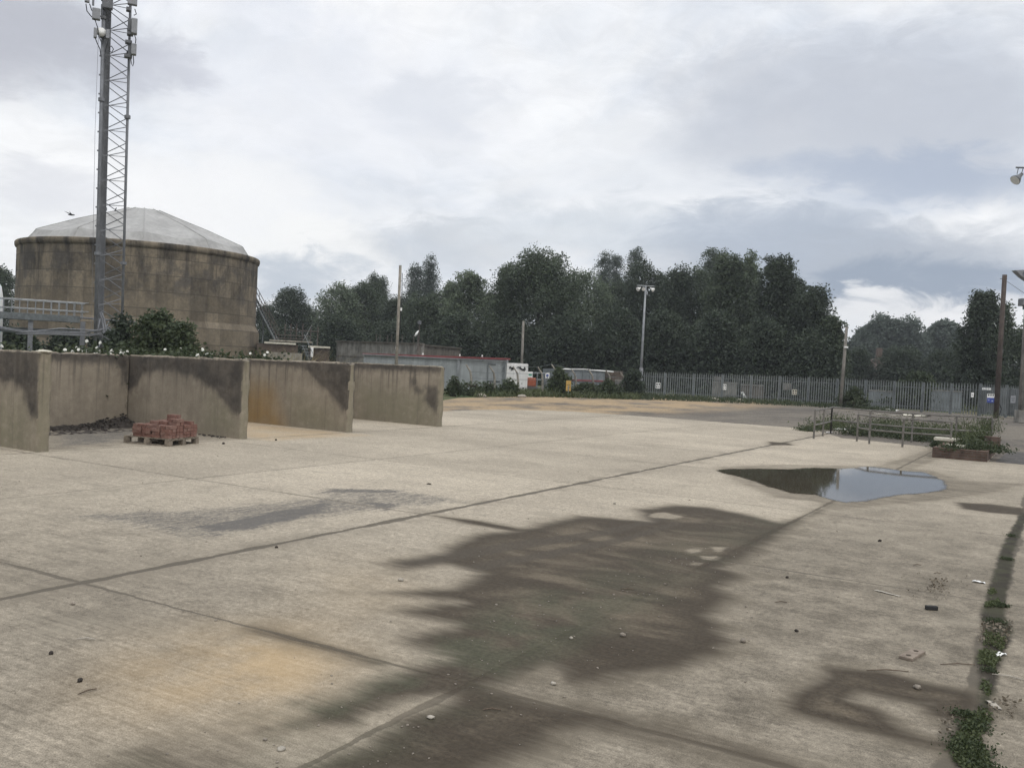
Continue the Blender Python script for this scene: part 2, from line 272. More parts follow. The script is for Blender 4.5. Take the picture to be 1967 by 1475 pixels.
# ------------------------------------------------------------------ mesh tools
def tagit(o, label=None, cat=None, group=None, kind=None):
    if label: o['label'] = label
    if cat: o['category'] = cat
    if group: o['group'] = group
    if kind: o['kind'] = kind
    return o
def empty(name, loc, label, cat, group=None):
    o = bpy.data.objects.new(name, None); C.objects.link(o); o.location = [float(q) for q in loc]; o.empty_display_size = .2
    return tagit(o, label, cat, group)
def root_of(o):
    while o.parent: o = o.parent
    return o
class MB:
    def __init__(s): s.v = []; s.f = []; s.n = 0
    def add(s, v, f):
        v = np.asarray(v, float).reshape(-1, 3); s.v.append(v); s.f += [tuple(int(i) + s.n for i in q) for q in f]; s.n += len(v); return s
    def box(s, c, size, ax=None, ay=None, az=None):
        ax = np.array([1, 0, 0.]) if ax is None else nz(np.asarray(ax, float)); az = np.array([0, 0, 1.]) if az is None else nz(np.asarray(az, float))
        ay = np.cross(az, ax) if ay is None else nz(np.asarray(ay, float)); c = np.asarray(c, float); a, b, d = [q / 2 for q in size]
        v = [c + ax * a * i + ay * b * j + az * d * k for k in (-1, 1) for j in (-1, 1) for i in (-1, 1)]
        return s.add(v, [(0, 2, 3, 1), (4, 5, 7, 6), (0, 1, 5, 4), (2, 6, 7, 3), (0, 4, 6, 2), (1, 3, 7, 5)])
    def tube(s, pts, r, n=8, cap=True):
        pts = [np.asarray(p, float) for p in pts]; m = len(pts); rs = r if isinstance(r, (list, tuple, np.ndarray)) else [r] * m
        v = []
        for i, p in enumerate(pts):
            t = nz(pts[min(i + 1, m - 1)] - pts[max(i - 1, 0)])
            u = np.cross(t, (0, 0, 1.)) if abs(t[2]) < .95 else np.cross(t, (1., 0, 0)); u = nz(u); w = np.cross(t, u)
            v += [p + rs[i] * (u * math.cos(q) + w * math.sin(q)) for q in (2 * math.pi * k / n for k in range(n))]
        f = [(i * n + k, i * n + (k + 1) % n, (i + 1) * n + (k + 1) % n, (i + 1) * n + k) for i in range(m - 1) for k in range(n)]
        if cap: f += [tuple(range(n - 1, -1, -1)), tuple(range((m - 1) * n, m * n))]
        return s.add(v, f)
    def lathe(s, c, prof, n=32, a0=0, jitter=None):
        c = np.asarray(c, float); v = []
        for r, z in prof: v += [c + np.array([r * math.cos(a0 + 2 * math.pi * k / n), r * math.sin(a0 + 2 * math.pi * k / n), z]) for k in range(n)]
        f = [(i * n + k, i * n + (k + 1) % n, (i + 1) * n + (k + 1) % n, (i + 1) * n + k) for i in range(len(prof) - 1) for k in range(n)]
        return s.add(v, f)
    def cone(s, p, d, r0, r1, L, n=14):
        d = nz(np.asarray(d, float)); p = np.asarray(p, float); return s.tube([p, p + d * L], [r0, r1], n)
    def prism(s, outline, z0, z1):
        n = len(outline); v = [(x, y, z0) for x, y in outline] + [(x, y, z1) for x, y in outline]
        return s.add(v, [tuple(range(n - 1, -1, -1)), tuple(range(n, 2 * n))] + [(i, (i + 1) % n, n + (i + 1) % n, n + i) for i in range(n)])
    def rock(s, c, size, rng, sub=1):
        import bmesh
        bm = bmesh.new(); bmesh.ops.create_icosphere(bm, subdivisions=sub, radius=1)
        v = np.array([q.co[:] for q in bm.verts]); f = [tuple(l.index for l in q.verts) for q in bm.faces]; bm.free()
        v = v * (1 + rng.uniform(-.28, .22, (len(v), 1))) * np.asarray(size); a = rng.uniform(0, 6.28); ca, sa = math.cos(a), math.sin(a)
        v = v @ np.array([[ca, sa, 0], [-sa, ca, 0], [0, 0, 1]]); return s.add(v + np.asarray(c), f)
    def build(s, name, mat, parent=None, smooth=False, bevel=0., loc=None):
        v = np.concatenate(s.v); base = np.array(root_of(parent).location[:]) if parent else (np.asarray(loc, float) if loc is not None else np.zeros(3))
        me = bpy.data.meshes.new(name); me.from_pydata((v - base).tolist(), [], s.f); me.materials.append(mat)
        if smooth: me.polygons.foreach_set('use_smooth', [True] * len(me.polygons))
        o = bpy.data.objects.new(name, me); C.objects.link(o)
        if parent: o.parent = parent
        elif loc is not None: o.location = [float(q) for q in base]
        if bevel:
            m = o.modifiers.new('bevel', 'BEVEL'); m.width = bevel; m.segments = 2; m.limit_method = 'ANGLE'
        return o
def quads(name, V, F, mat, parent=None, var=None, loc=None):
    base = np.array(root_of(parent).location[:]) if parent else (np.asarray(loc, float) if loc is not None else np.zeros(3))
    V = V - base; me = bpy.data.meshes.new(name); n, k = len(V), len(F)
    me.vertices.add(n); me.vertices.foreach_set('co', V.astype(np.float32).ravel())
    me.loops.add(k * 4); me.loops.foreach_set('vertex_index', F.astype(np.int32).ravel())
    me.polygons.add(k); me.polygons.foreach_set('loop_start', np.arange(0, k * 4, 4, dtype=np.int32))
    me.update(calc_edges=True)
    if var is not None:
        a = me.attributes.new('var', 'FLOAT', 'POINT'); a.data.foreach_set('value', var.astype(np.float32))
    me.materials.append(mat); o = bpy.data.objects.new(name, me); C.objects.link(o)
    if parent: o.parent = parent
    elif loc is not None: o.location = [float(q) for q in base]
    return o
def attr(o, name, val):
    a = o.data.attributes.new(name, 'FLOAT', 'POINT'); a.data.foreach_set('value', np.asarray(val, np.float32))
def sdf(px, py, poly):                                # signed distance, positive inside
    poly = np.asarray(poly, float); d = np.full(px.shape, 1e9); ins = np.zeros(px.shape, bool); n = len(poly)
    for i in range(n):
        a, b = poly[i], poly[(i + 1) % n]; e = b - a; L = e.dot(e) + 1e-12
        t = np.clip(((px - a[0]) * e[0] + (py - a[1]) * e[1]) / L, 0, 1)
        d = np.minimum(d, np.hypot(px - a[0] - t * e[0], py - a[1] - t * e[1]))
        cr = ((a[1] > py) != (b[1] > py)) & (px < (b[0] - a[0]) * (py - a[1]) / (b[1] - a[1] + 1e-12) + a[0]); ins ^= cr
    return np.where(ins, d, -d)
def gpoly(L): return [G(x, y)[:2] for x, y in L]
def grid(xs, ys):
    X, Y = np.meshgrid(xs, ys); nx, ny = len(xs), len(ys)
    i = np.arange(nx * ny).reshape(ny, nx); F = np.stack([i[:-1, :-1], i[:-1, 1:], i[1:, 1:], i[1:, :-1]], -1).reshape(-1, 4)
    return X.ravel(), Y.ravel(), F

# ------------------------------------------------------------------ ground
def sheet(name, outline, z, mat):
    n = len(outline); me = bpy.data.meshes.new(name); me.from_pydata([(float(x), float(y), z) for x, y in outline], [], [tuple(range(n))])
    me.materials.append(mat); o = bpy.data.objects.new(name, me); C.objects.link(o); o['kind'] = 'structure'; return o
sheet('ground', [(-700, -300), (700, -300), (700, 900), (-700, 900)], -.016, M['grass'])
ep = gpoly([(852, 790), (930, 787), (1000, 787), (1100, 790), (1270, 802), (1400, 812), (1560, 824)])
gl = [tuple(G(x, y)[:2]) for x, y in ((830, 772), (880, 764), (960, 762), (1060, 760), (1220, 762), (1300, 766), (1400, 769), (1500, 773), (1620, 780), (1740, 788), (1850, 794), (1915, 798))]
sheet('gravel_ground', [(-27, -3), (10, -3), (14, 60), (3, 72)] + gl[::-1] + [(-30, 40)], -.010, M['gravel'])
sheet('asphalt_road', [(-1.42, 28.35), (9, 28.0), (9, 33.5), (-1.3, 33.5)], -.0055, M['asphalt'])
step = .07
xs = np.arange(-26, 9.01, step); ys = np.arange(-2., 37.45, step)
X, Y, F = grid(xs, ys)
yp = [(-26, -2), (9, -2), (9, 28.0), (-1.55, 28.35), (-1.6, 31.9), (-6.3, 33.2), (-8.2, 37.35)] + [tuple(q) for q in ep[::-1][1:]] + [(-23, 26), (-26, 24)]
sd = sdf(X, Y, yp); rng = np.random.default_rng(3)
edge = np.sin(X * 5.1 + 2 * np.sin(Y * 3.3)) * .03 + np.sin(X * 13 + Y * 9) * .02
keep = (sd[F].mean(1) + edge[F[:, 0]]) > 0
F = F[keep]; used = np.unique(F); remap = -np.ones(len(X), int); remap[used] = np.arange(len(used)); F = remap[F]; X = X[used]; Y = Y[used]
yard = quads('concrete_yard', np.stack([X, Y, np.zeros_like(X)], 1), F, M['yard']); yard['kind'] = 'structure'
Z5 = lambda L: [(1400 + x / 3.469, 1075 + y / 3.469) for x, y in L]
WET = [
 [(1222, 978), (1290, 970), (1360, 974), (1420, 985), (1500, 1003), (1560, 985), (1592, 965), (1604, 966), (1540, 1006), (1500, 1034), (1455, 1064), (1398, 1092), (1440, 1108), (1385, 1128), (1412, 1152), (1370, 1180), (1392, 1212), (1415, 1235), (1375, 1262), (1300, 1285), (1200, 1305), (1085, 1318), (1072, 1295), (1050, 1281), (1010, 1300), (978, 1325), (1060, 1345), (1100, 1352), (1250, 1385), (1400, 1425), (1560, 1478), (1500, 1480), (1400, 1452), (1300, 1428), (1200, 1404), (1120, 1400), (1060, 1425), (1000, 1460), (900, 1500), (500, 1500), (690, 1425), (712, 1404), (780, 1372), (848, 1342), (800, 1345), (716, 1374), (690, 1400), (560, 1405), (480, 1415), (380, 1425), (520, 1390), (570, 1368), (640, 1338), (700, 1312), (760, 1292), (800, 1272), (860, 1262), (770, 1237), (765, 1224), (870, 1200), (750, 1174), (870, 1157), (830, 1150), (720, 1137), (870, 1130), (920, 1100), (860, 1085), (780, 1094), (728, 1081), (850, 1060), (900, 1030), (1020, 1012), (1110, 990), (1240, 1000)],
 Z5([(660, 720), (930, 748), (1040, 755), (1250, 825), (1570, 890), (1640, 960), (1560, 1050), (1400, 1050), (1330, 990), (1400, 950), (1280, 945), (1000, 890), (840, 860), (790, 910), (760, 940), (960, 1010), (1060, 1070), (1150, 1160), (1400, 1230), (1050, 1160), (740, 1095), (580, 1055), (450, 1015), (435, 950), (560, 840), (690, 790)]),
 [(1838, 965), (1900, 968), (1970, 976), (1970, 990), (1900, 984), (1845, 976)],
 [(1385, 898), (1500, 893), (1700, 896), (1790, 905), (1850, 925), (1960, 930), (1900, 945), (1825, 955), (1740, 965), (1690, 968), (1600, 978), (1570, 962), (1500, 955), (1420, 925)],
 [(1700, 893), (1795, 862), (1800, 880), (1735, 905)],
 [(470, 1201), (560, 1221), (650, 1245), (742, 1270), (738, 1282), (620, 1250), (480, 1212)], [(832, 990), (920, 1000), (1012, 1018), (1005, 1024), (900, 1006)],
 [(1475, 848), (1515, 851), (1525, 855), (1480, 855)],
]
wet = np.full(X.shape, -3.)
for wi, w in enumerate(WET): q = sdf(X, Y, gpoly(w)); wet = np.maximum(wet, np.where(q > 0, q * 2.2, q * 1.5) + (.09 if len(w) == 26 else 0) if len(w) < 40 else q) if wi not in (3, 4) else np.maximum(wet, np.minimum(q, -.02))
sw = sdf(X, Y, gpoly([(230, 1450), (420, 1392), (640, 1332), (800, 1285), (880, 1330), (712, 1410), (560, 1490), (200, 1490)])); wet = np.maximum(wet, np.minimum(sw, -.01))
attr(yard, 'wet', np.clip(wet, -1.2, 1.2))
tk = np.full(X.shape, -3.)
for w in ([(728, 1083), (900, 1052), (1150, 1018), (1300, 985), (1305, 992), (1160, 1030), (920, 1068), (780, 1094)], [(770, 1108), (950, 1075), (1200, 1030), (1300, 1000), (1310, 1006), (1200, 1042), (1000, 1082), (860, 1110)]): tk = np.maximum(tk, sdf(X, Y, gpoly(w)))
attr(yard, 'track', np.clip(tk, -.6, .6))
dry = np.full(X.shape, -3.)
for w in ([(1320, 1056), (1350, 1052), (1345, 1060), (1325, 1062)], [(1345, 1068), (1385, 1068), (1380, 1076), (1350, 1074)], [(1365, 1050), (1398, 1050), (1392, 1060), (1370, 1060)], [(1325, 1080), (1350, 1080), (1345, 1086), (1330, 1085)], [(1245, 986), (1275, 983), (1310, 992), (1290, 997), (1250, 994)], [(1395, 1087), (1430, 1084), (1425, 1092), (1400, 1092)], [(716, 1370), (850, 1338), (850, 1343), (712, 1406), (690, 1402)], [(1046, 1279), (1075, 1288), (1090, 1318), (1120, 1345), (980, 1324)]): dry = np.maximum(dry, sdf(X, Y, gpoly(w)))
attr(yard, 'dry', np.clip(dry * 4, -.6, .6))
sm = np.full(X.shape, -3.)
for w, g, off in (([(100, 990), (230, 980), (390, 975), (590, 955), (630, 940), (780, 942), (880, 955), (900, 965), (800, 975), (700, 985), (600, 1000), (520, 1015), (430, 1035), (360, 1040), (260, 1015), (200, 1005)], .5, .05),
                  ([(380, 1010), (600, 968), (645, 958), (625, 985), (480, 1016), (400, 1022)], 1.2, .4), ([(680, 962), (770, 968), (740, 980)], 1.2, .4),
                  ([(600, 950), (635, 938), (780, 941), (760, 948), (640, 946)], 1.2, .3), ([(560, 1032), (760, 985), (800, 990), (640, 1030)], .5, -.05),
                  ([(94, 826), (250, 818), (300, 828), (240, 850), (100, 862)], .35, .1)):
    sm = np.maximum(sm, np.clip(sdf(X, Y, gpoly(w)) * g * 2.2, -1, .34) + off + .27)
attr(yard, 'smear', np.clip(sm, -1, 1.))
def blob(x, y, rx, ry):
    c = G(x, y); a = G(x + rx, y); b = G(x, y + ry); return np.exp(-(((X - c[0]) * .7071 + (Y - c[1]) * .7071) / (np.hypot(*(a - c)[:2]))) ** 2 - (((X - c[0]) * .7071 - (Y - c[1]) * .7071) / (np.hypot(*(b - c)[:2]) + .3)) ** 2)
rust = blob(400, 1290, 190, 65) + .7 * blob(560, 1270, 140, 50) + .3 * blob(700, 1130, 130, 60)
bay2 = np.clip(sdf(X, Y, [(-20, 15.5), (-15.4, 15.5), (-15.2, 18.9), (-20, 18.9)]) * 1.6 + .3, 0, 1)
attr(yard, 'rust', np.clip(rust * .8 + bay2 * .75, 0, 1))
soil = np.full(X.shape, -1.)
for w in ([(1962, 985), (1975, 985), (1945, 1060), (1940, 1110), (1925, 1175), (1945, 1210), (1935, 1240), (1915, 1290), (1905, 1340), (1910, 1380), (1885, 1400), (1890, 1440), (1905, 1475), (1840, 1475), (1825, 1430), (1850, 1390), (1880, 1370), (1885, 1300), (1875, 1265), (1895, 1235), (1885, 1185), (1905, 1120), (1925, 1050)],): soil = np.maximum(soil, sdf(X, Y, gpoly(w)))
attr(yard, 'soil', np.clip(soil * 2. + .05, -.6, .6))
dirt = .95 * np.clip((X + 3.2) / .3, 0, 1) * np.clip((22 - Y) / 12, 0, 1) + .72 * np.clip((11 - Y) / 6.5, 0, 1) * np.clip((-2 - X) / 3, 0, 1) + .35 * np.clip((Y - 17) / 6, 0, 1) * np.clip((X + 4.5) / 1.5, 0, 1)
bay1 = np.clip(sdf(X, Y, [(-20.2, 10.5), (-16, 10.5), (-16, 15.3), (-20.2, 15.3)]) * 3, 0, 1)
attr(yard, 'dirt', np.clip(dirt + .65 * bay1, 0, .95))
# puddle
pz = [(1300 + x / 2.949, 840 + y / 2.949) for x, y in [(205, 186), (300, 178), (450, 177), (650, 180), (760, 171), (925, 177), (1100, 165), (1200, 175), (1290, 190), (1400, 196), (1480, 225), (1528, 262), (1540, 292), (1430, 316), (1300, 325), (1200, 337), (1080, 362), (960, 372), (870, 353), (780, 327), (640, 316), (540, 287), (430, 250), (350, 222), (260, 202)]]
pg = gpoly(pz); pts = []
for i in range(len(pg)):
    a, b = np.array(pg[i]), np.array(pg[(i + 1) % len(pg)]); m = max(2, int(np.hypot(*(b - a)) / .12)); nn = nz(np.array([a[1] - b[1], b[0] - a[0]]) + 1e-9)
    for k in range(m): pts.append(a + (b - a) * k / m + nn * rng.normal(0, .018))
pp = np.array(pts); gx_, gy_ = np.arange(pp[:, 0].min() - .3, pp[:, 0].max() + .3, .06), np.arange(pp[:, 1].min() - .3, pp[:, 1].max() + .3, .06); PXg, PYg, PF = grid(gx_, gy_)
dp_ = sdf(PXg, PYg, pg); kf = dp_[PF].max(1) > -.12; PF = PF[kf]; us = np.unique(PF); rmp = -np.ones(len(PXg), int); rmp[us] = np.arange(len(us))
pud = quads('puddle', np.stack([PXg, PYg, np.full_like(PXg, .004)], 1)[us], rmp[PF], M['water']); pud['kind'] = 'structure'; attr(pud, 'depth', dp_[us])
sheet('road_line', [(-.75, 29.9), (.9, 29.8), (.9, 29.98), (-.75, 30.08)], -.0015, M['whiteplain'])

# ------------------------------------------------------------------ plants
def leaves(Cn, rng, size, droop=0., aspect=.5, up=0.):
    n = len(Cn); a = rng.normal(0, 1, (n, 3)); a[:, 2] = a[:, 2] * .8 - droop + up; a /= np.linalg.norm(a, axis=1)[:, None] + 1e-9
    b = np.cross(a, rng.normal(0, 1, (n, 3))); b /= np.linalg.norm(b, axis=1)[:, None] + 1e-9
    L = (size * rng.uniform(.55, 1.35, n))[:, None]; w = L * aspect / 2
    V = np.stack([Cn, Cn + a * L * .5 + b * w, Cn + a * L, Cn + a * L * .5 - b * w], 1).reshape(-1, 3)
    return V, np.arange(4 * n).reshape(n, 4), np.repeat(rng.random(n), 4)
def crown_pts(blobs, nc, per, cs, rng, droop=0., zs=.7):
    bl = np.array(blobs); wts = (bl[:, 3] * bl[:, 4] * bl[:, 5]) ** .67; i = rng.choice(len(bl), nc, p=wts / wts.sum())
    d = rng.normal(0, 1, (nc, 3)); d /= np.linalg.norm(d, axis=1)[:, None]
    r = rng.random(nc)[:, None] ** .4 * (1 + .18 * (rng.random(nc)[:, None] > .8)); cc = bl[i, :3] + d * r * bl[i, 3:6]
    off = rng.normal(0, 1, (nc, per, 3)) * np.array([cs, cs, cs * zs]) * rng.uniform(.6, 1.35, (nc, 1, 1))
    off[:, :, 2] = off[:, :, 2] * .55 - .42 * (off[:, :, 0] ** 2 + off[:, :, 1] ** 2) / cs
    if droop:
        t = rng.random((nc, per)) * (.35 + rng.random((nc, 1)) * .9); off[:, :, :2] *= .45; off[:, :, 2] = off[:, :, 2] * .3 - t * droop
    return (cc[:, None] + off).reshape(-1, 3)
ENV = {'round': lambda t: math.sqrt(max(0, 1 - (2 * t - .95) ** 2 * .92)) if t > .35 else .9,
       'dome': lambda t: max(.12, 1 - t ** 1.9) ** .62, 'weep': lambda t: max(.08, 1 - t ** 2.3) ** .62,
       'poplar': lambda t: max(.05, math.sin(math.pi * (t * .86 + .12)) ** .7), 'cone': lambda t: max(.05, 1 - t),
       'flat': lambda t: .45 + .55 * math.sin(math.pi * min(1, t * .9 + .1))}
def tree(x, ytop, wpx, D, label, style='round', mat='leaf', z0=.8, nc=210, per=105, leaf=.235, name='tree', seed=0, lobes=18, group='trees standing behind the yard fence', droop=0., cat='tree', cs=.62, trunk=True):
    rng = np.random.default_rng(1000 + int(x) * 3 + seed); top = P(x, ytop, D); z1 = float(top[2]); az = math.atan2(x - c0[0], FPX)
    w = 1.27 * wpx * D * math.cos(az) ** 2 / FPX / 2; base = np.array([top[0], top[1], 0.]); h = z1 - z0
    bl = []; env = ENV[style]
    for k in range(lobes):
        t = (k + .5) / lobes; e = env(t) * w; a = rng.uniform(0, 6.283) if style != 'poplar' else k * 2.4; rr = min(max(w * rng.uniform(.26, .42), h * .045), h * .2)
        if style == 'poplar': rr = w * .55
        off = max(0, e - rr) * rng.uniform(.55, 1.08); zz = z0 + t * h
        zz = min(zz, z1 - rr * .9)
        bl.append((base[0] + off * math.cos(a), base[1] + off * math.sin(a), zz, rr, rr, rr * (2. if style == 'poplar' else rng.uniform(.75, 1.1))))
        if style not in ('poplar',):           # a matching lobe on each visible flank keeps the outline full
            s = 1 if k % 2 else -1; off2 = max(0, e - rr) * rng.uniform(.75, 1.05); dd = RH * s * off2
            bl.append((base[0] + dd[0], base[1] + dd[1], zz + rng.uniform(-.3, .3), rr, rr, rr * .9))
    bl.append((base[0], base[1], z1 - .12 * h, w * .3, w * .3, .13 * h))
    bl.append((base[0], base[1], z0 + h * .42, w * .62, w * .62, h * .38)); bl.append((base[0], base[1], z0 + h * .68, w * .5 * env(.68), w * .5 * env(.68), h * .2))
    o = empty(name, base, label, cat, group)
    if trunk:
        m = MB(); r0 = max(.12, h * .02)
        m.tube([base, base + (.05, 0, z0 + h * .3), base + (.1, .1, z0 + h * .62), base + (0, .1, z0 + h * .9)], [r0, r0 * .75, r0 * .45, r0 * .12], 7)
        for q in bl[1:12:2]:
            s = base + np.array([.05, 0, max(.5, min(q[2] - .6, z0 + h * .55))]); e = np.array(q[:3]); m.tube([s, (s + e) / 2 + (0, 0, .25), e], [r0 * .4, r0 * .25, r0 * .08], 5)
        m.build('trunk', M['bark'], o, True)
    p = crown_pts(bl, nc, per, cs, rng, droop * .8); p[:, 2] = np.where(p[:, 2] < .05, rng.uniform(.05, .8, len(p)), p[:, 2])
    V, F_, var = leaves(p, rng, leaf, .5 if droop else .15); quads('crown', V, F_, M[mat], o, var); return o
T = [
 # x, ytop, width, D, label, style, mat, extra
 (3, 512, 60, 120, 'dark tree at far left edge showing past the concrete tank', 'round', 'leaf', {}),
 (562, 552, 118, 118, 'broad round-topped dark tree just right of the tank stair', 'dome', 'leafd', {'nc': 239}),
 (512, 585, 60, 124, 'low dark tree right behind the steel stair of the tank', 'round', 'leafd', {}),
 (655, 545, 78, 112, 'loose pale green tree right of the broad round-topped dark tree', 'round', 'leafl', {}),
 (702, 540, 82, 114, 'feathery light tree in front of the twin small poplars', 'round', 'leaf', {}),
 (719, 529, 17, 150, 'taller of two small poplars left of the tall concrete post', 'poplar', 'leaf', {'lobes': 12}),
 (733, 534, 16, 152, 'shorter of two small poplars left of the tall concrete post', 'poplar', 'leaf', {'lobes': 12}),
 (760, 570, 70, 110, 'dark bushy tree behind the lower half of the tall concrete post', 'cone', 'leafd', {}),
 (801, 508, 34, 140, 'poplar with split top just right of the tall concrete post', 'poplar', 'leafb', {'lobes': 14}),
 (827, 499, 28, 142, 'tallest single poplar between concrete post and pale willow', 'poplar', 'leafb', {'lobes': 14}),
 (815, 558, 120, 104, 'dark tree below the split-topped poplar, above the red-roofed cabin', 'dome', 'leaf', {'nc': 218}),
 (903, 513, 112, 98, 'pale grey-green willow left of the largest middle tree', 'weep', 'leafl', {'droop': 1.3, 'nc': 239}),
 (870, 535, 70, 103, 'small willow leaning against the left side of the pale willow', 'weep', 'leafl', {'droop': 1.}),
 (1038, 475, 182, 92, 'largest middle tree with high rounded crown above the white cabin', 'round', 'leaf', {'nc': 640, 'lobes': 26}),
 (975, 505, 50, 94, 'narrow drooping tree on the left flank of the largest middle tree', 'weep', 'leafl', {'droop': 1.}),
 (1128, 516, 110, 100, 'lighter tree on the right shoulder of the largest middle tree', 'round', 'leafl', {'nc': 239}),
 (1163, 484, 26, 140, 'taller of the paired poplars left of the floodlight pole', 'poplar', 'leafb', {'lobes': 13}),
 (1184, 491, 16, 142, 'thinner of the paired poplars left of the floodlight pole', 'poplar', 'leafb', {'lobes': 13}),
 (1221, 481, 26, 135, 'lone poplar peeping above the dark tree by the floodlight pole', 'poplar', 'leafb', {'lobes': 13}),
 (1240, 500, 104, 96, 'very dark tree directly behind the floodlight pole head', 'round', 'leafd', {'nc': 249}),
 (1310, 508, 96, 92, 'medium dark tree right of the floodlight pole', 'dome', 'leafd', {'nc': 228}),
 (1366, 478, 22, 128, 'poplar tip left of the weeping birches', 'poplar', 'leaf', {'lobes': 13}),
 (1388, 479, 20, 126, 'poplar tip nearest the left weeping birch', 'poplar', 'leaf', {'lobes': 13}),
 (1402, 477, 110, 90, 'left weeping birch with wispy hanging top', 'weep', 'leaf', {'droop': 1.6, 'nc': 291}),
 (1440, 477, 60, 91, 'slim weeping birch between left birch and tall right birch', 'weep', 'leafl', {'droop': 1.4, 'nc': 156}),
 (1498, 479, 120, 84, 'tall right birch with drooping branches above the palisade fence', 'weep', 'leafd', {'droop': 1.5, 'nc': 353}),
 (1560, 545, 110, 82, 'lower stepped tree on right flank of the tall right birch', 'dome', 'leafd', {'nc': 270}),
 (1602, 600, 60, 80, 'smallest tree ending the wood beside the slim grey pole', 'dome', 'leaf', {'nc': 156, 'droop': .6}),
 (1720, 598, 138, 185, 'rounded isolated tree between grey pole and brown telegraph pole', 'round', 'leafb', {'nc': 322, 'leaf': .5, 'cs': .8}),
 (1790, 640, 70, 188, 'low tree joining the isolated rounded tree to the right willow', 'dome', 'leafd', {'nc': 156, 'leaf': .5, 'cs': .8}),
 (1890, 545, 112, 84, 'straggly weeping willow behind the brown telegraph pole', 'weep', 'leafd', {'droop': 2.0, 'nc': 330}),
 (1938, 565, 40, 88, 'thin trailing willow stem right of the telegraph pole', 'weep', 'leaf', {'droop': 1.8, 'nc': 67}),
 (1968, 632, 70, 92, 'low tree at the right edge behind the steel gate', 'dome', 'leaf', {'nc': 156}),
 (1815, 619, 50, 190, 'distant dark pine on the skyline left of the weeping willow', 'flat', 'leafb', {'z0': 9, 'leaf': .6, 'cs': .6}),
 (1685, 628, 70, 200, 'distant pine on the skyline left of the isolated rounded tree', 'flat', 'leafb', {'z0': 8, 'leaf': .6, 'cs': .6}),
 (1640, 655, 50, 190, 'small distant tree on the skyline by the grey pole', 'round', 'leafb', {'leaf': .6, 'cs': .6}),
 (1800, 660, 170, 205, 'distant dark wood edge beyond the isolated rounded tree', 'dome', 'leafb', {'leaf': .7, 'cs': .8, 'nc': 156}),
 (600, 588, 130, 126, 'dark mid-distance tree between round-topped and feathery trees', 'dome', 'leafd', {}),
 (690, 572, 120, 124, 'dark mid-distance tree behind the feathery light tree', 'dome', 'leafd', {}),
 (775, 560, 110, 122, 'dark mid-distance tree filling in below the split poplar', 'dome', 'leafd', {}),
 (860, 552, 120, 118, 'dark mid-distance tree left of the pale willow', 'dome', 'leaf', {}),
 (940, 556, 100, 112, 'dark mid-distance tree between pale willow and largest middle tree', 'dome', 'leafd', {}),
 (1085, 532, 130, 110, 'dark mid-distance tree right behind the largest middle tree', 'dome', 'leaf', {}),
 (1010, 516, 130, 112, 'dark mid-distance tree behind the left half of the largest middle tree', 'dome', 'leafd', {}),
 (1195, 528, 120, 108, 'dark mid-distance tree below the paired poplars', 'dome', 'leafd', {}),
 (1275, 520, 110, 106, 'dark mid-distance tree behind the floodlight lamps', 'dome', 'leafd', {}),
 (1345, 508, 110, 104, 'dark mid-distance tree under the two poplar tips', 'dome', 'leaf', {}),
 (1432, 500, 120, 102, 'dark mid-distance tree between the weeping birches', 'dome', 'leafd', {}),
 (1525, 528, 110, 98, 'dark mid-distance tree behind the stepped tree', 'dome', 'leafd', {}),
 (1652, 664, 46, 112, 'low round tree just right of the grey wooden pole', 'dome', 'leafd', {'nc': 104}),
 (1735, 660, 110, 112, 'low dark tree in front of the isolated rounded tree', 'dome', 'leafd', {'nc': 171}),
 (1815, 668, 100, 110, 'low dark tree left of the weeping willow', 'dome', 'leafd', {'nc': 156}),
 (2050, 560, 160, 90, 'large tree just beyond the right edge of the view', 'round', 'leaf', {'nc': 156}),
]
for (x, y, w, D, lab, st, mt, kw) in T: tree(x, y, w, D, lab, st, mt, **kw)
# the dark understorey below the crowns
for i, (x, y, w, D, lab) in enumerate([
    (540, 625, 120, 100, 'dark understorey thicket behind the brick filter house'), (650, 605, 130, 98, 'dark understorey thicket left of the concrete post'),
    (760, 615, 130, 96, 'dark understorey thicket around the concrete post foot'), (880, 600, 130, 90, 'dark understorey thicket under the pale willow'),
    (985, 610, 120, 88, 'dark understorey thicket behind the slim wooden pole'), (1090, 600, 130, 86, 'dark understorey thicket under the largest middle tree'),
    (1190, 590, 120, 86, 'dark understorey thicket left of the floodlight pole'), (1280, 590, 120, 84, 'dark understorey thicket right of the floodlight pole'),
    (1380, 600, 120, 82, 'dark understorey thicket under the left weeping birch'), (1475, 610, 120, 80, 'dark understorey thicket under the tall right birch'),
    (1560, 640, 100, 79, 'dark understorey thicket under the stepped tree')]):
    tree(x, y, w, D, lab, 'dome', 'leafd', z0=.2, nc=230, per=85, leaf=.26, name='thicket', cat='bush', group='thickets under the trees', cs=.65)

def shrub(x, ytop, wpx, D, label, mat='shrub', style='dome', leaf=.16, nc=120, per=30, cs=.16, name='shrub', cat='shrub', group='shrubs along the fence', z0=.1, **kw):
    return tree(x, ytop, wpx, D, label, style, mat, z0=z0, nc=nc, per=per, leaf=leaf, name=name, cat=cat, group=group, cs=cs, lobes=9, **kw)
shrub(300, 594, 130, 37, 'dense dark green shrub growing between the mast and tank', nc=330, leaf=.17, cs=.22, group=None)
shrub(352, 618, 80, 36, 'lower right lobe-like shrub in front of the tank wall', nc=200, leaf=.17, cs=.22, group=None)
shrub(235, 600, 70, 38, 'thin dark shrub at the foot of the lattice mast', nc=110, leaf=.17, cs=.22, group=None, mat='leafd')
shrub(874, 722, 30, 51, 'tall thistly weed bush against the cabin next to end wall', 'weedd', nc=34, leaf=.16)
shrub(905, 749, 32, 53, 'low green bush at the foot of first cranked post', 'shrub', nc=26)
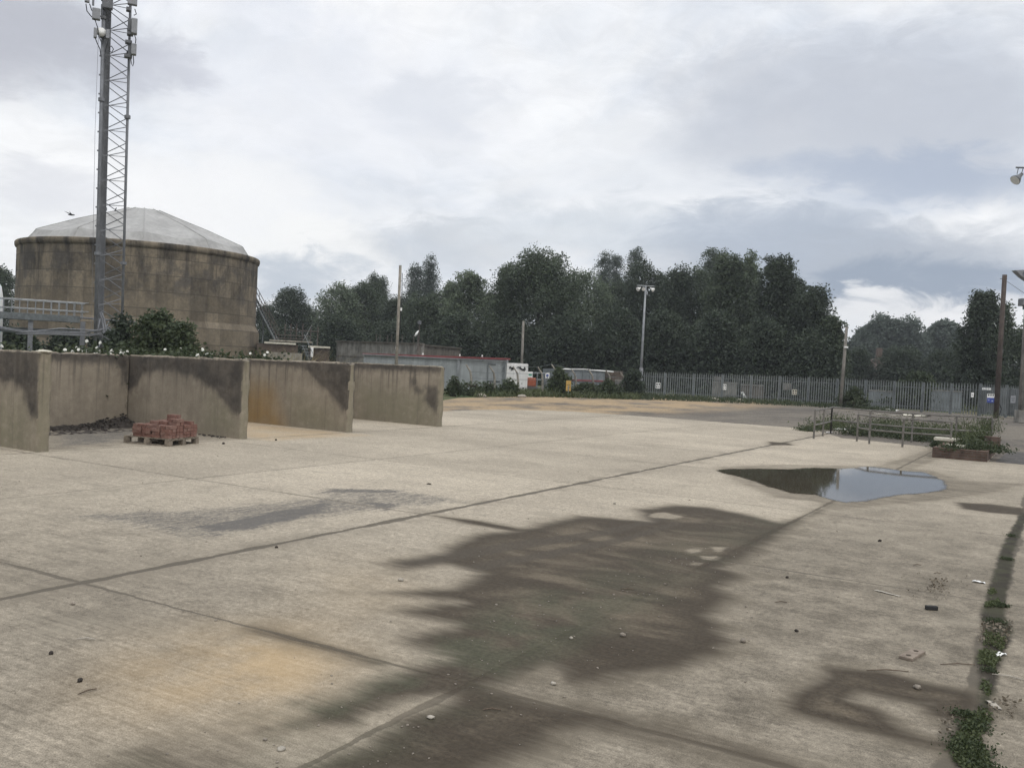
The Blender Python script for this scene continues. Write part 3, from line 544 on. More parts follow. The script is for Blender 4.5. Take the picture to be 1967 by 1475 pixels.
shrub(938, 738, 28, 54.5, 'sparse spiky bush under the cabin window', 'weedd', nc=24)
shrub(978, 730, 36, 55.5, 'rounded bush in front of the white cabin corner', 'shrub', nc=50)
shrub(1075, 707, 34, 59, 'tall clipped dark bush between the notice boards', 'shrub', 'round', nc=170)
shrub(1125, 736, 70, 61, 'low scrub in front of the red striped grey cabin', 'weedd', nc=110)
shrub(1170, 732, 50, 62, 'brownish dock scrub right of the red striped cabin', 'weedd', nc=90)
shrub(1217, 709, 34, 64, 'ivy covered bush at the left end of the palisade', 'leafd', 'round', nc=150)
shrub(1767, 713, 120, 75, 'pale flowering elder bush leaning over the palisade fence', 'weedd', nc=240, leaf=.25, cs=.3)
shrub(1640, 742, 60, 66.5, 'brown brambles round the foot of the grey pole', 'weedd', nc=80)
for i, (x, y, w, lab) in enumerate([(30, 632, 120, 'dark hedge bush under the left end of the walkway'), (130, 636, 110, 'dark hedge bush under the middle of the walkway'), (205, 630, 70, 'dark hedge bush under the mast cables')]):
    shrub(x, y, w, 50, lab, 'leafd', nc=260, leaf=.22, cs=.3, group='hedge bushes under the walkway')

def blades(pts, rng, h, wd=.02, lean=.35):
    n = len(pts); hh = (h * rng.uniform(.45, 1.25, n))[:, None]; d = rng.normal(0, lean, (n, 3)); d[:, 2] = 1; a = rng.uniform(0, 6.283, n); s = np.stack([np.cos(a), np.sin(a), 0 * a], 1) * wd
    mid = pts + d * hh * .55; tip = pts + d * hh * np.array([1.5, 1.5, .95]); V = np.stack([pts - s, pts + s, mid + s * .7, mid - s * .7], 1); V2 = np.stack([mid - s * .7, mid + s * .7, tip + s * .1, tip - s * .1], 1)
    V = np.concatenate([V, V2], 1).reshape(-1, 3); return V, np.arange(8 * n).reshape(-1, 4), np.repeat(rng.random(n), 8)
def scatter(poly, n, rng):
    poly = np.array(poly); lo, hi = poly.min(0), poly.max(0); out = []
    while len(out) < n:
        q = rng.uniform(lo, hi, (n * 2, 2)); s = sdf(q[:, 0], q[:, 1], poly); out += list(q[s > 0])
    q = np.array(out[:n]); return np.stack([q[:, 0], q[:, 1], np.zeros(n)], 1)
rg = np.random.default_rng(11)
def verge(poly, n, h, mat, name='grass', wd=.03):
    V, F_, var = blades(scatter(poly, n, rg), rg, h, wd); o = quads(name, V, F_, M[mat], None, var); o['kind'] = 'stuff'; return o
verge(gpoly([(905, 763), (1050, 763), (1230, 768), (1240, 758), (1050, 754), (960, 755)]), 4200, .38, 'weed', wd=.035)
verge(gpoly([(1225, 768), (1300, 770), (1400, 774), (1560, 782), (1720, 792), (1720, 786), (1560, 775), (1400, 767), (1300, 762), (1225, 757)]), 3500, .28, 'weedd')
verge([(-30, 74), (8, 76), (14, 110), (-34, 100)], 6000, .5, 'weed', 'field_grass', .05)

# ------------------------------------------------------------------ storage bay walls
def slab_wall(name, label, x0, x1, y0, y1, h0, h1, group, stains=(), rusts=(), lich=(), band=.12, faceaxis='Y', cat='wall'):
    nx = max(2, int((x1 - x0) / .06)); ny = max(2, int((y1 - y0) / .06)); nz_ = 32; m = MB()
    gx, gy = np.linspace(x0, x1, nx + 1), np.linspace(y0, y1, ny + 1); zt = np.linspace(0, 1, nz_ + 1)
    hx = lambda x: h1 + (h0 - h1) * (x - x0) / (x1 - x0)
    vid = {}; V = []; F_ = []
    def vtx(i, j, k):
        if (i, j, k) not in vid:
            x, y = gx[i], gy[j]; z = zt[k] * hx(x); ed = (k == nz_)
            if ed: z += -.03 * abs(math.sin(x * 7.3 + y * 3) * math.sin(x * 17 + y * 11) * math.sin(x * 2.3 + y * 1.9)) - .012 * rnd.random() - .02 * max(0, math.sin(x * 3.1 + y * 5.7) - .75) * 4
            if (i in (0, nx)) and (k == nz_): z -= .03
            if (i == nx) and (j in (0, ny)): x -= .012 * (1 + math.sin(z * 9))
            vid[(i, j, k)] = len(V); V.append((x, y, z))
        return vid[(i, j, k)]
    for j in (0, ny):
        for i in range(nx):
            for k in range(nz_):
                q = [vtx(i, j, k), vtx(i + 1, j, k), vtx(i + 1, j, k + 1), vtx(i, j, k + 1)]; F_.append(q if j == 0 else q[::-1])
    for i in (0, nx):
        for j in range(ny):
            for k in range(nz_):
                q = [vtx(i, j, k), vtx(i, j + 1, k), vtx(i, j + 1, k + 1), vtx(i, j, k + 1)]; F_.append(q[::-1] if i == 0 else q)
    for i in range(nx):
        for j in range(ny): F_.append([vtx(i, j, nz_), vtx(i + 1, j, nz_), vtx(i + 1, j + 1, nz_), vtx(i, j + 1, nz_)])
    V = np.array(V); o = quads(name, V, np.array(F_), M['wall']); tagit(o, label, cat, group)
    # object origin stays at the yard origin so that the weathering lines up along the run
    if faceaxis == 'Y': U = V[:, 0]; pr = lambda L: [onY(x, y, y0)[[0, 2]] for x, y in L]
    else: U = V[:, 1]; pr = lambda L: [onX(x, y, x1)[[1, 2]] for x, y in L]
    zz = V[:, 2]; s = np.full(len(V), -2.); top = (zz - (hx(V[:, 0]) - band - .06)); s = np.maximum(s, top * 1.)
    for L in stains: s = np.maximum(s, sdf(U, zz, pr(L)))
    if faceaxis == 'Y': s = np.where((V[:, 0] > x1 - .005), np.minimum(s, top * .6 - .12), s); s = np.where((zz >= hx(V[:, 0]) - .03), -.12, s)
    else: s = np.where((zz >= hx(V[:, 0]) - .03), -.12, s)
    attr(o, 'stain', np.clip(np.where(s > 0, s * 1.9, s * 1.2), -1, .6))
    r = np.zeros(len(V)); l = np.zeros(len(V))
    for L in rusts: r = np.maximum(r, np.clip(.5 + sdf(U, zz, pr(L)) * 1.4, 0, 1))
    for L in lich: l = np.maximum(l, np.clip(.5 + sdf(U, zz, pr(L)) * 1.4, 0, 1))
    if faceaxis == 'Y': l = np.where(V[:, 0] > x1 - .02, .8, l)
    attr(o, 'rust', r); attr(o, 'lichen', l); return o
GB = 'concrete walls of the open storage bays'
slab_wall('bay_wall', 'nearest bay divider wall at far left, black stained above yellow lichen', -20.1, -16.1, 10.32, 10.56, 1.86, 1.80, GB,
          [[(-60, 665), (75, 672), (78, 812), (66, 806), (56, 800), (44, 752), (24, 738), (-60, 732)]], [], [[(-60, 745), (60, 780), (60, 880), (-60, 880)]])
slab_wall('bay_wall', 'bay divider wall right behind the brick pallet, dark upper corner', -20.1, -16.1, 15.24, 15.46, 1.83, 1.79, GB,
          [[(240, 676), (468, 684), (467, 805), (450, 798), (432, 776), (415, 756), (395, 740), (370, 726), (340, 716), (300, 715), (276, 723), (258, 748), (240, 755)]], [], [[(400, 760), (455, 780), (455, 840), (390, 830)]])
slab_wall('bay_wall', 'bay divider wall with orange tinted inner end and diagonal stain', -20.1, -16.1, 18.94, 19.18, 1.83, 1.79, GB,
          [[(460, 680), (690, 690), (682, 806), (668, 802), (650, 778), (630, 756), (612, 742), (596, 716), (575, 708), (540, 703), (470, 700)]], [[(440, 730), (520, 750), (545, 830), (440, 830)]], [[(560, 760), (640, 790), (660, 830), (560, 825)]])
slab_wall('bay_wall', 'farthest pale bay divider wall with two dark blotches', -20.1, -16.1, 23.1, 23.34, 1.83, 1.79, GB,
          [[(788, 728), (796, 726), (800, 738), (792, 740)], [(797, 744), (806, 742), (815, 752), (804, 757)], [(820, 742), (842, 740), (842, 800), (815, 770)]], [], [[(690, 740), (840, 760), (840, 830), (690, 810)]], band=.16)
slab_wall('bay_back_wall', 'long rear wall joining the storage bay dividers, dark along its top', -20.4, -20.11, 4., 23.34, 1.79, 1.79, None,
          [[(90, 668), (250, 676), (250, 745), (238, 740), (232, 712), (220, 700), (190, 694), (140, 688), (90, 690)]], [], [], band=.2, faceaxis='X')
# pale broken cap on the end of the nearest divider
m = MB(); m.rock((-16.2, 10.44, 1.85), (.14, .13, .035), np.random.default_rng(5), 2); tagit(m.build('mortar_lump', M['paleslab']), 'pale mortar lump capping the end of the nearest bay wall', 'mortar')

# gravelly spoil swept into the corner
rs = np.random.default_rng(21); m = MB(); hx, hy = np.linspace(-20.08, -18.7, 24), np.linspace(10.6, 15.2, 60); XX, YY, FF = grid(hx, hy)
ridge = .012 + .2 * np.exp(-((YY - 15.2) / .9) ** 2) + .05 * np.exp(-((YY - 13.2) / 1.5) ** 2)
ZZ = ridge * np.clip(1 - (XX + 20.08) / (.3 + ridge * 1.7), -.05, 1) + rs.normal(0, .012, len(XX)); m.add(np.stack([XX, YY, np.maximum(ZZ, -.03)], 1), FF)
for k in range(260):
    y = rs.uniform(10.7, 15.15); x = -20.05 + abs(rs.normal(0, .35)); s = rs.uniform(.015, .05); zr = (.035 + .27 * math.exp(-((y - 15.2) / .9) ** 2)) * max(0, 1 - (x + 20.08) / .7)
    m.rock((x, y, zr + s * .3), (s, s * .8, s * .6), rs, 1)
o = m.build('rubble', M['rubble']); o['kind'] = 'stuff'
m = MB()
for k in range(120):
    x = rs.uniform(-20, -16.4); s = rs.uniform(.012, .03); m.rock((x, 15.2 - abs(rs.normal(0, .09)), s * .4), (s * 1.4, s, s * .7), rs, 1)
o = m.build('spilled_dirt', M['rubble']); o['kind'] = 'stuff'

# ------------------------------------------------------------------ pallet of bricks
pc = np.array([-16.28, 13.22, 0.]); ang = R_(12); ux = np.array([math.cos(ang), math.sin(ang), 0]); uy = np.array([-math.sin(ang), math.cos(ang), 0])
pal = empty('pallet', pc, 'weathered timber pallet holding the loose red bricks', 'pallet')
L_, W_ = 1.15, .95
for j in (-1, 0, 1):
    MB().box(pc + uy * j * (W_ / 2 - .05) + (0, 0, .011), (L_, .1, .022), ux, uy).build('bottom_board', M['timber'], pal)
    for i in (-1, 0, 1): MB().box(pc + ux * i * (L_ / 2 - .06) + uy * j * (W_ / 2 - .05) + (0, 0, .067), (.12, .1, .088), ux, uy).build('block', M['timber'], pal)
for i in (-1, 0, 1): MB().box(pc + ux * i * (L_ / 2 - .06) + (0, 0, .122), (.1, W_, .02), ux, uy).build('stringer_board', M['timber'], pal)
for j in range(6): MB().box(pc + uy * (-W_ / 2 + .06 + j * (W_ - .12) / 5) + (0, 0, .143), (L_, .09, .02), ux, uy).build('deck_board', M['timber'], pal)
b0 = MB().box((0, 0, .0325), (.215, .1025, .065)).build('brick', M['brick'], None, bevel=.004)
b1 = MB().box((0, 0, .0325), (.215, .1025, .065)).build('brick', M['brickdull'], None, bevel=.004)
bl = []
hts = {(0, 0): 4, (0, 1): 4, (0, 2): 4, (0, 3): 3, (1, 0): 4, (1, 1): 5, (1, 2): 5, (1, 3): 5, (2, 0): 4, (2, 1): 5, (2, 2): 7, (2, 3): 5, (3, 0): 4, (3, 1): 6, (3, 2): 5, (3, 3): 5}
for (i, j), n in hts.items():
    for k in range(n):
        rot = (k % 2 == 1)
        for q in (-1, 1):
            cx, cy = -.27 + i * .235, -.34 + j * .228
            if rot: cx += q * .056
            else: cy += q * .056
            if k == n - 1 and rnd.random() < .4: continue
            p = pc + ux * (cx + rnd.uniform(-.012, .012)) + uy * (cy + rnd.uniform(-.012, .012)); bl.append((p[0], p[1], .153 + k * .0655, ang + (math.pi / 2 if rot else 0) + rnd.uniform(-.06, .06)))
for n, (x, y, z, a) in enumerate(bl):
    if n == 0: o = b0
    elif n == 1: o = b1
    else: o = (b0 if rnd.random() < .55 else b1).copy(); C.objects.link(o)
    o.location = (x, y, z); o.rotation_euler = (0, 0, a)
    tagit(o, 'plain red brick stacked among the others on the timber pallet', 'brick', 'loose red bricks stacked on the pallet')

# ------------------------------------------------------------------ concrete digester tank
tcx = PX(c0[0] + FPX * math.tan(R_(-21.8)), 80., 0.)
tank = empty('concrete_tank', tcx, 'large round concrete tank with pale fabric roof', 'tank'); RT = 8.86; ZT = 9.0
def lath(prof, n=96): m = MB(); m.lathe(tcx, prof, n); return m
lath([(RT, 3.2), (RT, ZT - .45), (RT, ZT)]).build('tank_wall', M['tank'], tank, True)
lath([(RT + .3, 0), (RT + .3, 3.35), (RT + .02, 3.85)]).build('plinth', M['tank'], tank)
lath([(RT + .01, ZT - .2), (RT + .1, ZT - .15), (RT + .15, ZT), (RT + .15, ZT + .18), (RT + .08, ZT + .26), (RT - .5, ZT + .27)]).build('rim', M['tank'], tank, True)
m = MB(); NF = 11; az0 = math.atan2(-tcx[1], -tcx[0])
prof = [(RT - .3, .22), (RT - .85, 1.02), (RT - .98, 1.08), (5.2, 2.16), (2.6, 3.08), (1.2, 3.6), (.0, 3.72)]
v = []
for r, z in prof:
    for k in range(NF * 2):
        a = az0 + math.pi * k / NF; rr = r * (1 if k % 2 == 0 else .985); v.append(tcx + np.array([rr * math.cos(a), rr * math.sin(a), ZT + z - (.0 if k % 2 == 0 else .20 * min(1, r / 4) * (z > .9))]))
n2 = NF * 2; m.add(v, [(i * n2 + k, i * n2 + (k + 1) % n2, (i + 1) * n2 + (k + 1) % n2, (i + 1) * n2 + k) for i in range(len(prof) - 1) for k in range(n2)])
fc = m.build('fabric_cover', M['fabric'], tank)
m = MB()
for k in range(NF):
    a = az0 + 2 * math.pi * k / NF; m.tube([tcx + np.array([(r + .01) * math.cos(a), (r + .01) * math.sin(a), ZT + z + .012]) for r, z in prof[:-1]], .028, 5)
m.build('cover_seams', M['fabric'], fc)
# stair on its right flank
D = 81.; a = P(487, 575, D); b = P(529, 655, D); st = empty('steel_staircase', (b[0], b[1], 0), 'dark steel stair climbing the right flank of the concrete tank', 'staircase'); dv = FH * 1.0
hd = nz(np.array([a[0] - b[0], a[1] - b[1], 0])); a = b + (a - b) * 1.12
for s in (0, 1): MB().tube([b + dv * s, a + dv * s], .1, 6).build('stringer', M['darkgalv'], st)
for k in range(17): q = b + (a - b) * (k + .5) / 17; MB().box(q + dv * .5 + (0, 0, .1), (.26, .95, .05), hd).build('tread', M['darkgalv'], st)
for s in (0, 1):
    m = MB(); m.tube([b + dv * s + (0, 0, 1.0), a + dv * s + (0, 0, 1.0)], .03, 5); m.tube([b + dv * s + (0, 0, .55), a + dv * s + (0, 0, .55)], .022, 5)
    for k in range(6): q = b + (a - b) * k / 5 + dv * s; m.tube([q, q + (0, 0, 1.)], .025, 5)
    m.build('handrail', M['rusty'], st)
for k in (.1, .55, .95): q = b + (a - b) * k; MB().tube([q + dv * .5, np.array([q[0], q[1], 0]) + dv * .5], .06, 5).build('support_leg', M['darkgalv'], st)

# ------------------------------------------------------------------ brick filter house right of the tank
D = 76.
def facade(xa, xb, D, za, zb, depth, m, da=0., db=0.):
    pa = PX(xa, D + da, 0); pb = PX(xb, D + db, 0); u = nz(pb - pa); w = np.cross((0, 0, 1.), u)
    if w.dot(FH) < 0: w = -w
    m.prism([tuple(q[:2]) for q in (pa, pb, pb + w * depth, pa + w * depth)], za, zb); return pa, pb, u, w
hs = empty('filter_house', PX(560, D, 0), 'low brown brick plant house with pale coping beside the tank', 'building')
m = MB(); pa, pb, u, w = facade(493, 572, D, 0, 2.5, 5, m); m.build('brick_wall', M['brickwall'], hs)
m = MB(); pa2, pb2, u2, w2 = facade(594, 633, D, 0, 2.35, 5, m); m.build('brick_wall', M['brickwall'], hs)
m = MB(); facade(572, 594, D, 0, 1.0, 5, m, 1, 1); m.build('passage_wall', M['conc3'], hs)
m = MB(); facade(507, 568, D - .15, 2.5, 2.64, 5.2, m); m.build('coping', M['paleslab'], hs)
m = MB(); facade(592, 634, D - .15, 2.35, 2.5, 5.2, m); m.build('coping', M['paleslab'], hs)
m = MB(); facade(515, 581, D - 2.2, 0, 1.86, .4, m); m.build('apron_wall', M['conc'], hs)
m = MB(); facade(597, 602, D - .3, 1.6, 2.35, .2, m); m.build('notice_board', M['whiteplain'], hs)
rl = empty('roof_railing', PX(560, D + 2, 0), 'grey scaffold tube railing above the brick plant house', 'railing'); dy = .0
for x in (546, 557, 568, 580, 595, 609):
    q = PX(x, D + 1.5, 0); top = P(x + 1, 622 if x < 590 else 628, D + 1.5)[2]; MB().tube([q + (0, 0, 2.4), q + (0, 0, top)], .045, 5).build('upright', M['rusty'], rl)
for x0, x1, y in ((528, 592, 643), (528, 592, 649), (545, 612, 634)):
    z = P(x0, y, D + 1.4)[2]; MB().tube([PX(x0, D + 1.4, z), PX(x1, D + 1.4, z + .02)], .032, 5).build('rail', M['rusty'], rl)
MB().tube([PX(582, D + 1.4, 2.9), PX(597, D + 1.4, 4.2)], .03, 5).build('brace', M['galv'], rl)
m = MB(); m.box(PX(558, D + 1.2, 2.78), (3.2, 1.2, .12), RH); m.build('walk_plank', M['conc'], rl)
sp = empty('access_steps', PX(590, D - 1.5, 0), 'small dark steel steps rising through the brick plant house gap', 'steps')
s0, s1 = PX(601, D - 1.6, 1.0), PX(583, D - 1.6, 2.45)
for k in range(7): MB().box(s0 + (s1 - s0) * k / 6, (.3, .8, .05), RH).build('tread', M['galv'], sp)
for o_ in (-.4, .4): MB().tube([s0 + FH * o_ - (0, 0, 1), s0 + FH * o_, s1 + FH * o_], .05, 5).build('stringer', M['darkgalv'], sp)
MB().tube([s0 + (0, 0, .9), s1 + (0, 0, .9)], .03, 5).build('handrail', M['galv'], sp)

# ------------------------------------------------------------------ rectangular concrete tank behind the cabins
q1, q2, q3 = PX(646, 76, 0), PX(808, 66, 0), PX(884, 76, 0); bx = empty('settling_tank', q2, 'long low panelled concrete settling tank behind the red-roofed cabin', 'tank')
za, zb = P(646, 656.5, 76)[2], P(808, 661, 66)[2]; zb = (za + zb) / 2; q4 = q1 + (q3 - q2)
def wallrun(p, q, z, th, mat, nm):
    u = nz(q - p); w = np.cross((0, 0, 1.), u); w = w if w.dot(FH) > 0 else -w; L = np.linalg.norm(q - p); n = max(1, int(L / 1.5)); m = MB()
    for k in range(n): m.box((p + u * L * (k + .5) / n) + w * th / 2 + (0, 0, z / 2), (L / n - .025, th, z), u, w)
    m.build(nm, mat, bx); m = MB(); m.box((p + q) / 2 + w * (th / 2 - .05) + (0, 0, z + .04), (L, th + .14, .08), u, w)
    m.box((p + q) / 2 + w * (th / 2 - .02) + (0, 0, z * .62), (L, th + .02, .05), u, w); m.build('capping', M['conc3'], bx)
wallrun(q1, q2, zb, .3, M['conc2'], 'front_panels'); wallrun(q2, q3, zb - .08, .3, M['conc3'], 'side_panels')  # side face shade is put into its darker concrete colour
m = MB(); m.prism([tuple(q[:2]) for q in (q1 + FH * .4, q2 + FH * .6, q3 + FH * .4, q4 + FH * .4)], .1, zb - .5); m.build('tank_floor', M['conc3'], bx)
for x in (726, 733, 747, 755, 774, 794, 801):
    q = q1 + (q2 - q1) * ((x - 646) / 162.) + FH * .2; MB().tube([q + (0, 0, zb), q + (0, 0, zb + .62)], .025, 5).build('rail_post', M['rusty'], bx)
q = PX(803, 70, 0); fl = empty('lamp_standard', q, 'thin lamp standard with hanging white rag above the settling tank', 'lamp post')
zt = P(803, 622, 70)[2]; MB().tube([q, q + (0, 0, zt)], .035, 6).build('pole', M['rusty'], fl); MB().box(q + (0, 0, zt + .1), (.2, .2, .26)).build('lamp_head', M['equipd'], fl)
m = MB(); t0 = P(804, 635, 69.9); m.tube([t0, P(800, 641, 69.9), P(797, 646, 69.9)], [.03, .1, .07], 6); tagit(m.build('rag', M['whiteplain'], None, True), 'white rag hanging on the thin lamp standard', 'rag')

# ------------------------------------------------------------------ cabins
def cabin(name, label, xa, da, xb, db, za, zb, depth, mat, roof=None, n=8, cat='cabin', z0=.12):
    pa, pb = PX(xa, da, 0), PX(xb, db, 0); u = nz(pb - pa); w = np.cross((0, 0, 1.), u); w = w if w.dot(FH) > 0 else -w; L = np.linalg.norm(pb - pa)
    o = empty(name, pa, label, cat); m = MB(); nn = int(L / .3)
    # ribbed sheet front
    m.add([pa + u * 0 + (0, 0, z0), pb + (0, 0, z0), pb + (0, 0, zb), pa + (0, 0, za), pa + w * depth + (0, 0, z0), pb + w * depth + (0, 0, z0), pb + w * depth + (0, 0, zb), pa + w * depth + (0, 0, za)],
          [(0, 1, 2, 3), (5, 4, 7, 6), (1, 5, 6, 2), (4, 0, 3, 7), (3, 2, 6, 7), (0, 4, 5, 1)]); m.build('body', mat, o)
    for k in range(n + 1): MB().box(pa + u * L * k / n - w * .018 + (0, 0, (z0 + za + (zb - za) * k / n) / 2), (.05, .036, za - z0 - .04), u, w).build('cover_strip', mat, o)
    if roof:
        m = MB(); a, b = pa - u * .1 - w * .12, pb + u * .12 - w * .12
        m.add([a + (0, 0, za), b + (0, 0, zb), b + w * (depth + .24) + (0, 0, zb), a + w * (depth + .24) + (0, 0, za)] + [q + np.array([0, 0, .11]) for q in (a + (0, 0, za), b + (0, 0, zb), b + w * (depth + .24) + (0, 0, zb), a + w * (depth + .24) + (0, 0, za))],
              [(3, 2, 1, 0), (4, 5, 6, 7), (0, 1, 5, 4), (1, 2, 6, 5), (2, 3, 7, 6), (3, 0, 4, 7)]); rf = m.build('roof', M[roof], o)
        MB().box((a + b) / 2 - w * .015 + (0, 0, (za + zb) / 2 - .03), (L + .2, .025, .06), u, w).build('eaves_trim', M['galv'], rf)
    m = MB()
    for k in range(5): m.box(pa + u * (.3 + (L - .6) * k / 4) + w * .3 + (0, 0, z0 / 2), (.25, .4, z0), u, w)
    m.build('footing', M['rubble'], o); return o, pa, pb, u, w, L
cz = lambda x, y, D: P(x, y, D)[2]
cb, pa, pb, u, w, L = cabin('portable_cabin', 'long grey-green portable cabin with red roof edge', 700, 60.6, 972, 59.4, cz(724, 683, 60.5), cz(972, 691, 59.4), 3., M['cabin'], 'red', 9)
def alongc(x, D): return (np.dot(PX(x, D, 0) - pa, u))
t = alongc(882, 59.8); MB().box(pa + u * t - w * .06 + (0, 0, 1.1), (.16, .1, 2.05), u, w).build('corner_post', M['galv'], cb)
t = alongc(969, 59.4); MB().box(pa + u * t - w * .05 + (0, 0, 1.1), (.14, .08, 2.0), u, w).build('corner_post', M['darkgalv'], cb)
t0, t1 = alongc(938, 59.5), alongc(963, 59.4); zc, zd = cz(938, 731, 59.5), cz(938, 699, 59.5)
wf = MB()
for (p, q) in (((t0, zc), (t1, zc)), ((t0, zd), (t1 - .35, zd)), ((t0, zc), (t0, zd))): wf.tube([pa + u * p[0] - w * .05 + (0, 0, p[1]), pa + u * q[0] - w * .05 + (0, 0, q[1])], .035, 4)
wn = MB().box(pa + u * (t0 + t1) / 2 - w * .012 + (0, 0, (zc + zd) / 2), (t1 - t0, .02, zd - zc), u, w).build('boarded_window', M['cabin'], cb); wf.build('window_frame', M['darkgalv'], wn)
for x in (760, 812, 884, 927):
    t = alongc(x, 60); MB().box(pa + u * t + w * .1 + (0, 0, np.interp(x, [724, 972], [cz(724, 683, 60.5), cz(972, 691, 59.4)]) + .2), (.07, .07, .12), u, w).build('roof_bolt', M['whiteplain'], cb)
wc, pa3, pb3, u3, w3, L3 = cabin('white_container', 'small white storage cabin with black graffiti beside the grey cabin', 974.5, 60.2, 1014, 60.6, cz(974, 697, 60.2), cz(1014, 699, 60.6), 2.4, M['white'], None, 3)
g = MB()
def gm(x, y, L_, h, a=0.):
    q = P(x, y, 60.4); tt = np.dot(q - pa3, u3); p = pa3 + u3 * tt - w3 * .04; p[2] = q[2]; ax = u3 * math.cos(a) + np.array([0, 0, 1.]) * math.sin(a); g.box(p, (L_, .012, h), ax, w3, np.cross(ax, w3))
for x, y, l, h, a in ((981, 706.5, .3, .07, -.3), (984, 707.5, .22, .16, .4), (978.5, 706, .16, .05, .9), (982, 710, .06, .1, 0), (994, 705.5, .16, .04, .5), (997, 706, .2, .04, -.2), (1001, 708, .26, .1, -.6), (1004, 710, .36, .08, -.3), (1008, 707, .1, .04, 1.2), (1009.5, 708, .07, .2, .3), (999, 704.5, .12, .03, 0), (1006, 709, .2, .05, .3)): gm(x, y, l, h, a)
g.build('graffiti', M['darkmark'], wc)
gb, pa4, pb4, u4, w4, L4 = cabin('low_cabin', 'low dull grey cabin with a red stripe behind the cranked posts', 1078, 66, 1162, 68, cz(1083, 710, 66), cz(1160, 714, 68), 2.5, M['cabin2'], None, 6)
m = MB(); m.box((pa4 + pb4) / 2 - w4 * .03 + (0, 0, cz(1120, 731, 67)), (L4, .05, .12), u4, w4); m.build('red_stripe', M['red'], gb)
m = MB(); m.tube([pa4 - w4 * .1 + (0, 0, cz(1083, 709, 66)), (pa4 + pb4) / 2 - w4 * .1 + (0, 0, cz(1120, 710, 67) + .02), pb4 + u4 * .7 - w4 * .1 + (0, 0, cz(1172, 714, 68))], .05, 5); m.build('roof_edge', M['whiteplain'], gb)
m = MB(); m.box(PX(1176, 70, .85), (1.2, 1.2, 1.7), u4); tagit(m.build('tool_shed', M['brickwall'], None, bevel=.02), 'dark brown shed at the right end of the low grey cabin', 'shed')
for x, y0, y1, wd, lab in ((1192, 729, 756, .62, 'pale grey-green steel cabinet left of the ivy bush'), (1207, 733, 757, .5, 'narrower pale cabinet touching the ivy bush')):
    q = PX(x, 65, 0); zt = P(x, y0, 65)[2]; o = empty('cabinet', q, lab, 'cabinet'); MB().box(q + (0, 0, zt / 2), (wd, .5, zt), RH).build('case', M['conc2'], o, bevel=.01); MB().box(q - FH * .265 + (0, 0, zt * .52), (wd * .8, .02, zt * .8), RH).build('door', M['conc2'], o, bevel=.005)
# gate and boards behind the cranked fence
q0, q1_ = PX(1017, 63, 0), PX(1050, 63.5, 0); gt = empty('tube_gate', q0, 'galvanised tube gate frame between white cabin and dark bush', 'gate'); ug = nz(q1_ - q0); Lg = np.linalg.norm(q1_ - q0); m = MB()
for z in (.35, .9, cz(1030, 716, 63)): m.tube([q0 + (0, 0, z), q1_ + (0, 0, z)], .03, 6)
m.build('rail', M['galv'], gt)
for k in (0, .5, 1): MB().tube([q0 + ug * Lg * k, q0 + ug * Lg * k + (0, 0, cz(1030, 716, 63))], .04, 6).build('upright', M['galv'], gt)
def board(x, y0, y1, wpx, D, label, mats, marks=(), cat='sign', name='sign', group=None, post=False):
    p0, p1 = P(x, y1, D), P(x, y0, D); wd = wpx * D / FPX * .96; c = (p0 + p1) / 2; hh = p1[2] - p0[2]
    o = empty(name, (c[0], c[1], 0 if post else p0[2]), label, cat, group); MB().box(c, (wd, .02, hh), RH, FH).build('panel', M[mats], o)
    for (mx, my, mw, mh, mm) in marks: MB().box(c + RH * wd * mx - FH * .013 + (0, 0, hh * my), (wd * mw, .006, hh * mh), RH, FH).build('lettering', M[mm], o)
    if post:
        MB().tube([(c[0], c[1], 0), c], .035, 6).build('post', M['galv'], o)
    return o
board(1018.5, 714, 725, 9.5, 62.6, 'white notice with green band on the tube gate', 'whiteplain', [(0, -.05, .7, .3, 'green')])
board(1051.5, 716, 726.5, 8, 62.6, 'white notice with dark blue emblem on its own post', 'whiteplain', [(0, .0, .6, .45, 'blue')], post=True)
q = PX(1022, 61.5, 0); o = empty('road_barrier', q, 'orange-red plastic barrier lying behind the weeds by the white cabin', 'barrier'); MB().box(q + (0, 0, .75), (.65, .25, .55), RH).build('body', M['orange'], o, bevel=.05); MB().box(q + (0, 0, .24), (.75, .4, .48), RH).build('foot', M['rusty'], o, bevel=.03)
o = board(1092, 731, 751, 10, 58.3, 'orange-yellow board half hidden by the tall clipped bush', 'yellow', [(-.05, .1, .7, .05, 'darkmark'), (.1, -.15, .5, .05, 'darkmark')], cat='board', name='board', post=True)

# ------------------------------------------------------------------ cranked post fence
fp = [(895, 700, 908, 757, 55.), (941, 703, 953, 757, 56.), (989, 704, 998, 756, 57.5), (1037, 705, 1045, 756, 59.), (1066, 700, 1071, 756, 60), (1104, 709, 1109, 757, 61), (1137, 710, 1142, 758, 62), (1168, 711, 1175, 759, 63), (1196, 715, 1203, 760, 64)]
q = PX(908, 55, 0); fe = empty('cranked_post_fence', q, 'old wire fence on cranked concrete posts in front of the cabins', 'fence'); tops = []
for (xa, ya, xb, yb, D) in fp:
    b = PX(xb, D, 0.); tz = P(xa, ya, D)[2]; knee = b + np.array([0, 0, tz - .42]) - RH * .10; tip = b - RH * .38 + (0, 0, tz - 0.)
    m = MB(); m.tube([b, b + np.array([0, 0, .9]) - RH * .03, knee, knee - RH * .04 + (0, 0, .08), tip], [.075, .07, .062, .06, .045], 6); m.build('post', M['conc'], fe); tops.append((b, knee, tip))
tops.append((PX(1228, 66, 0), PX(1228, 66, 1.3), PX(1228, 66, 1.6)))
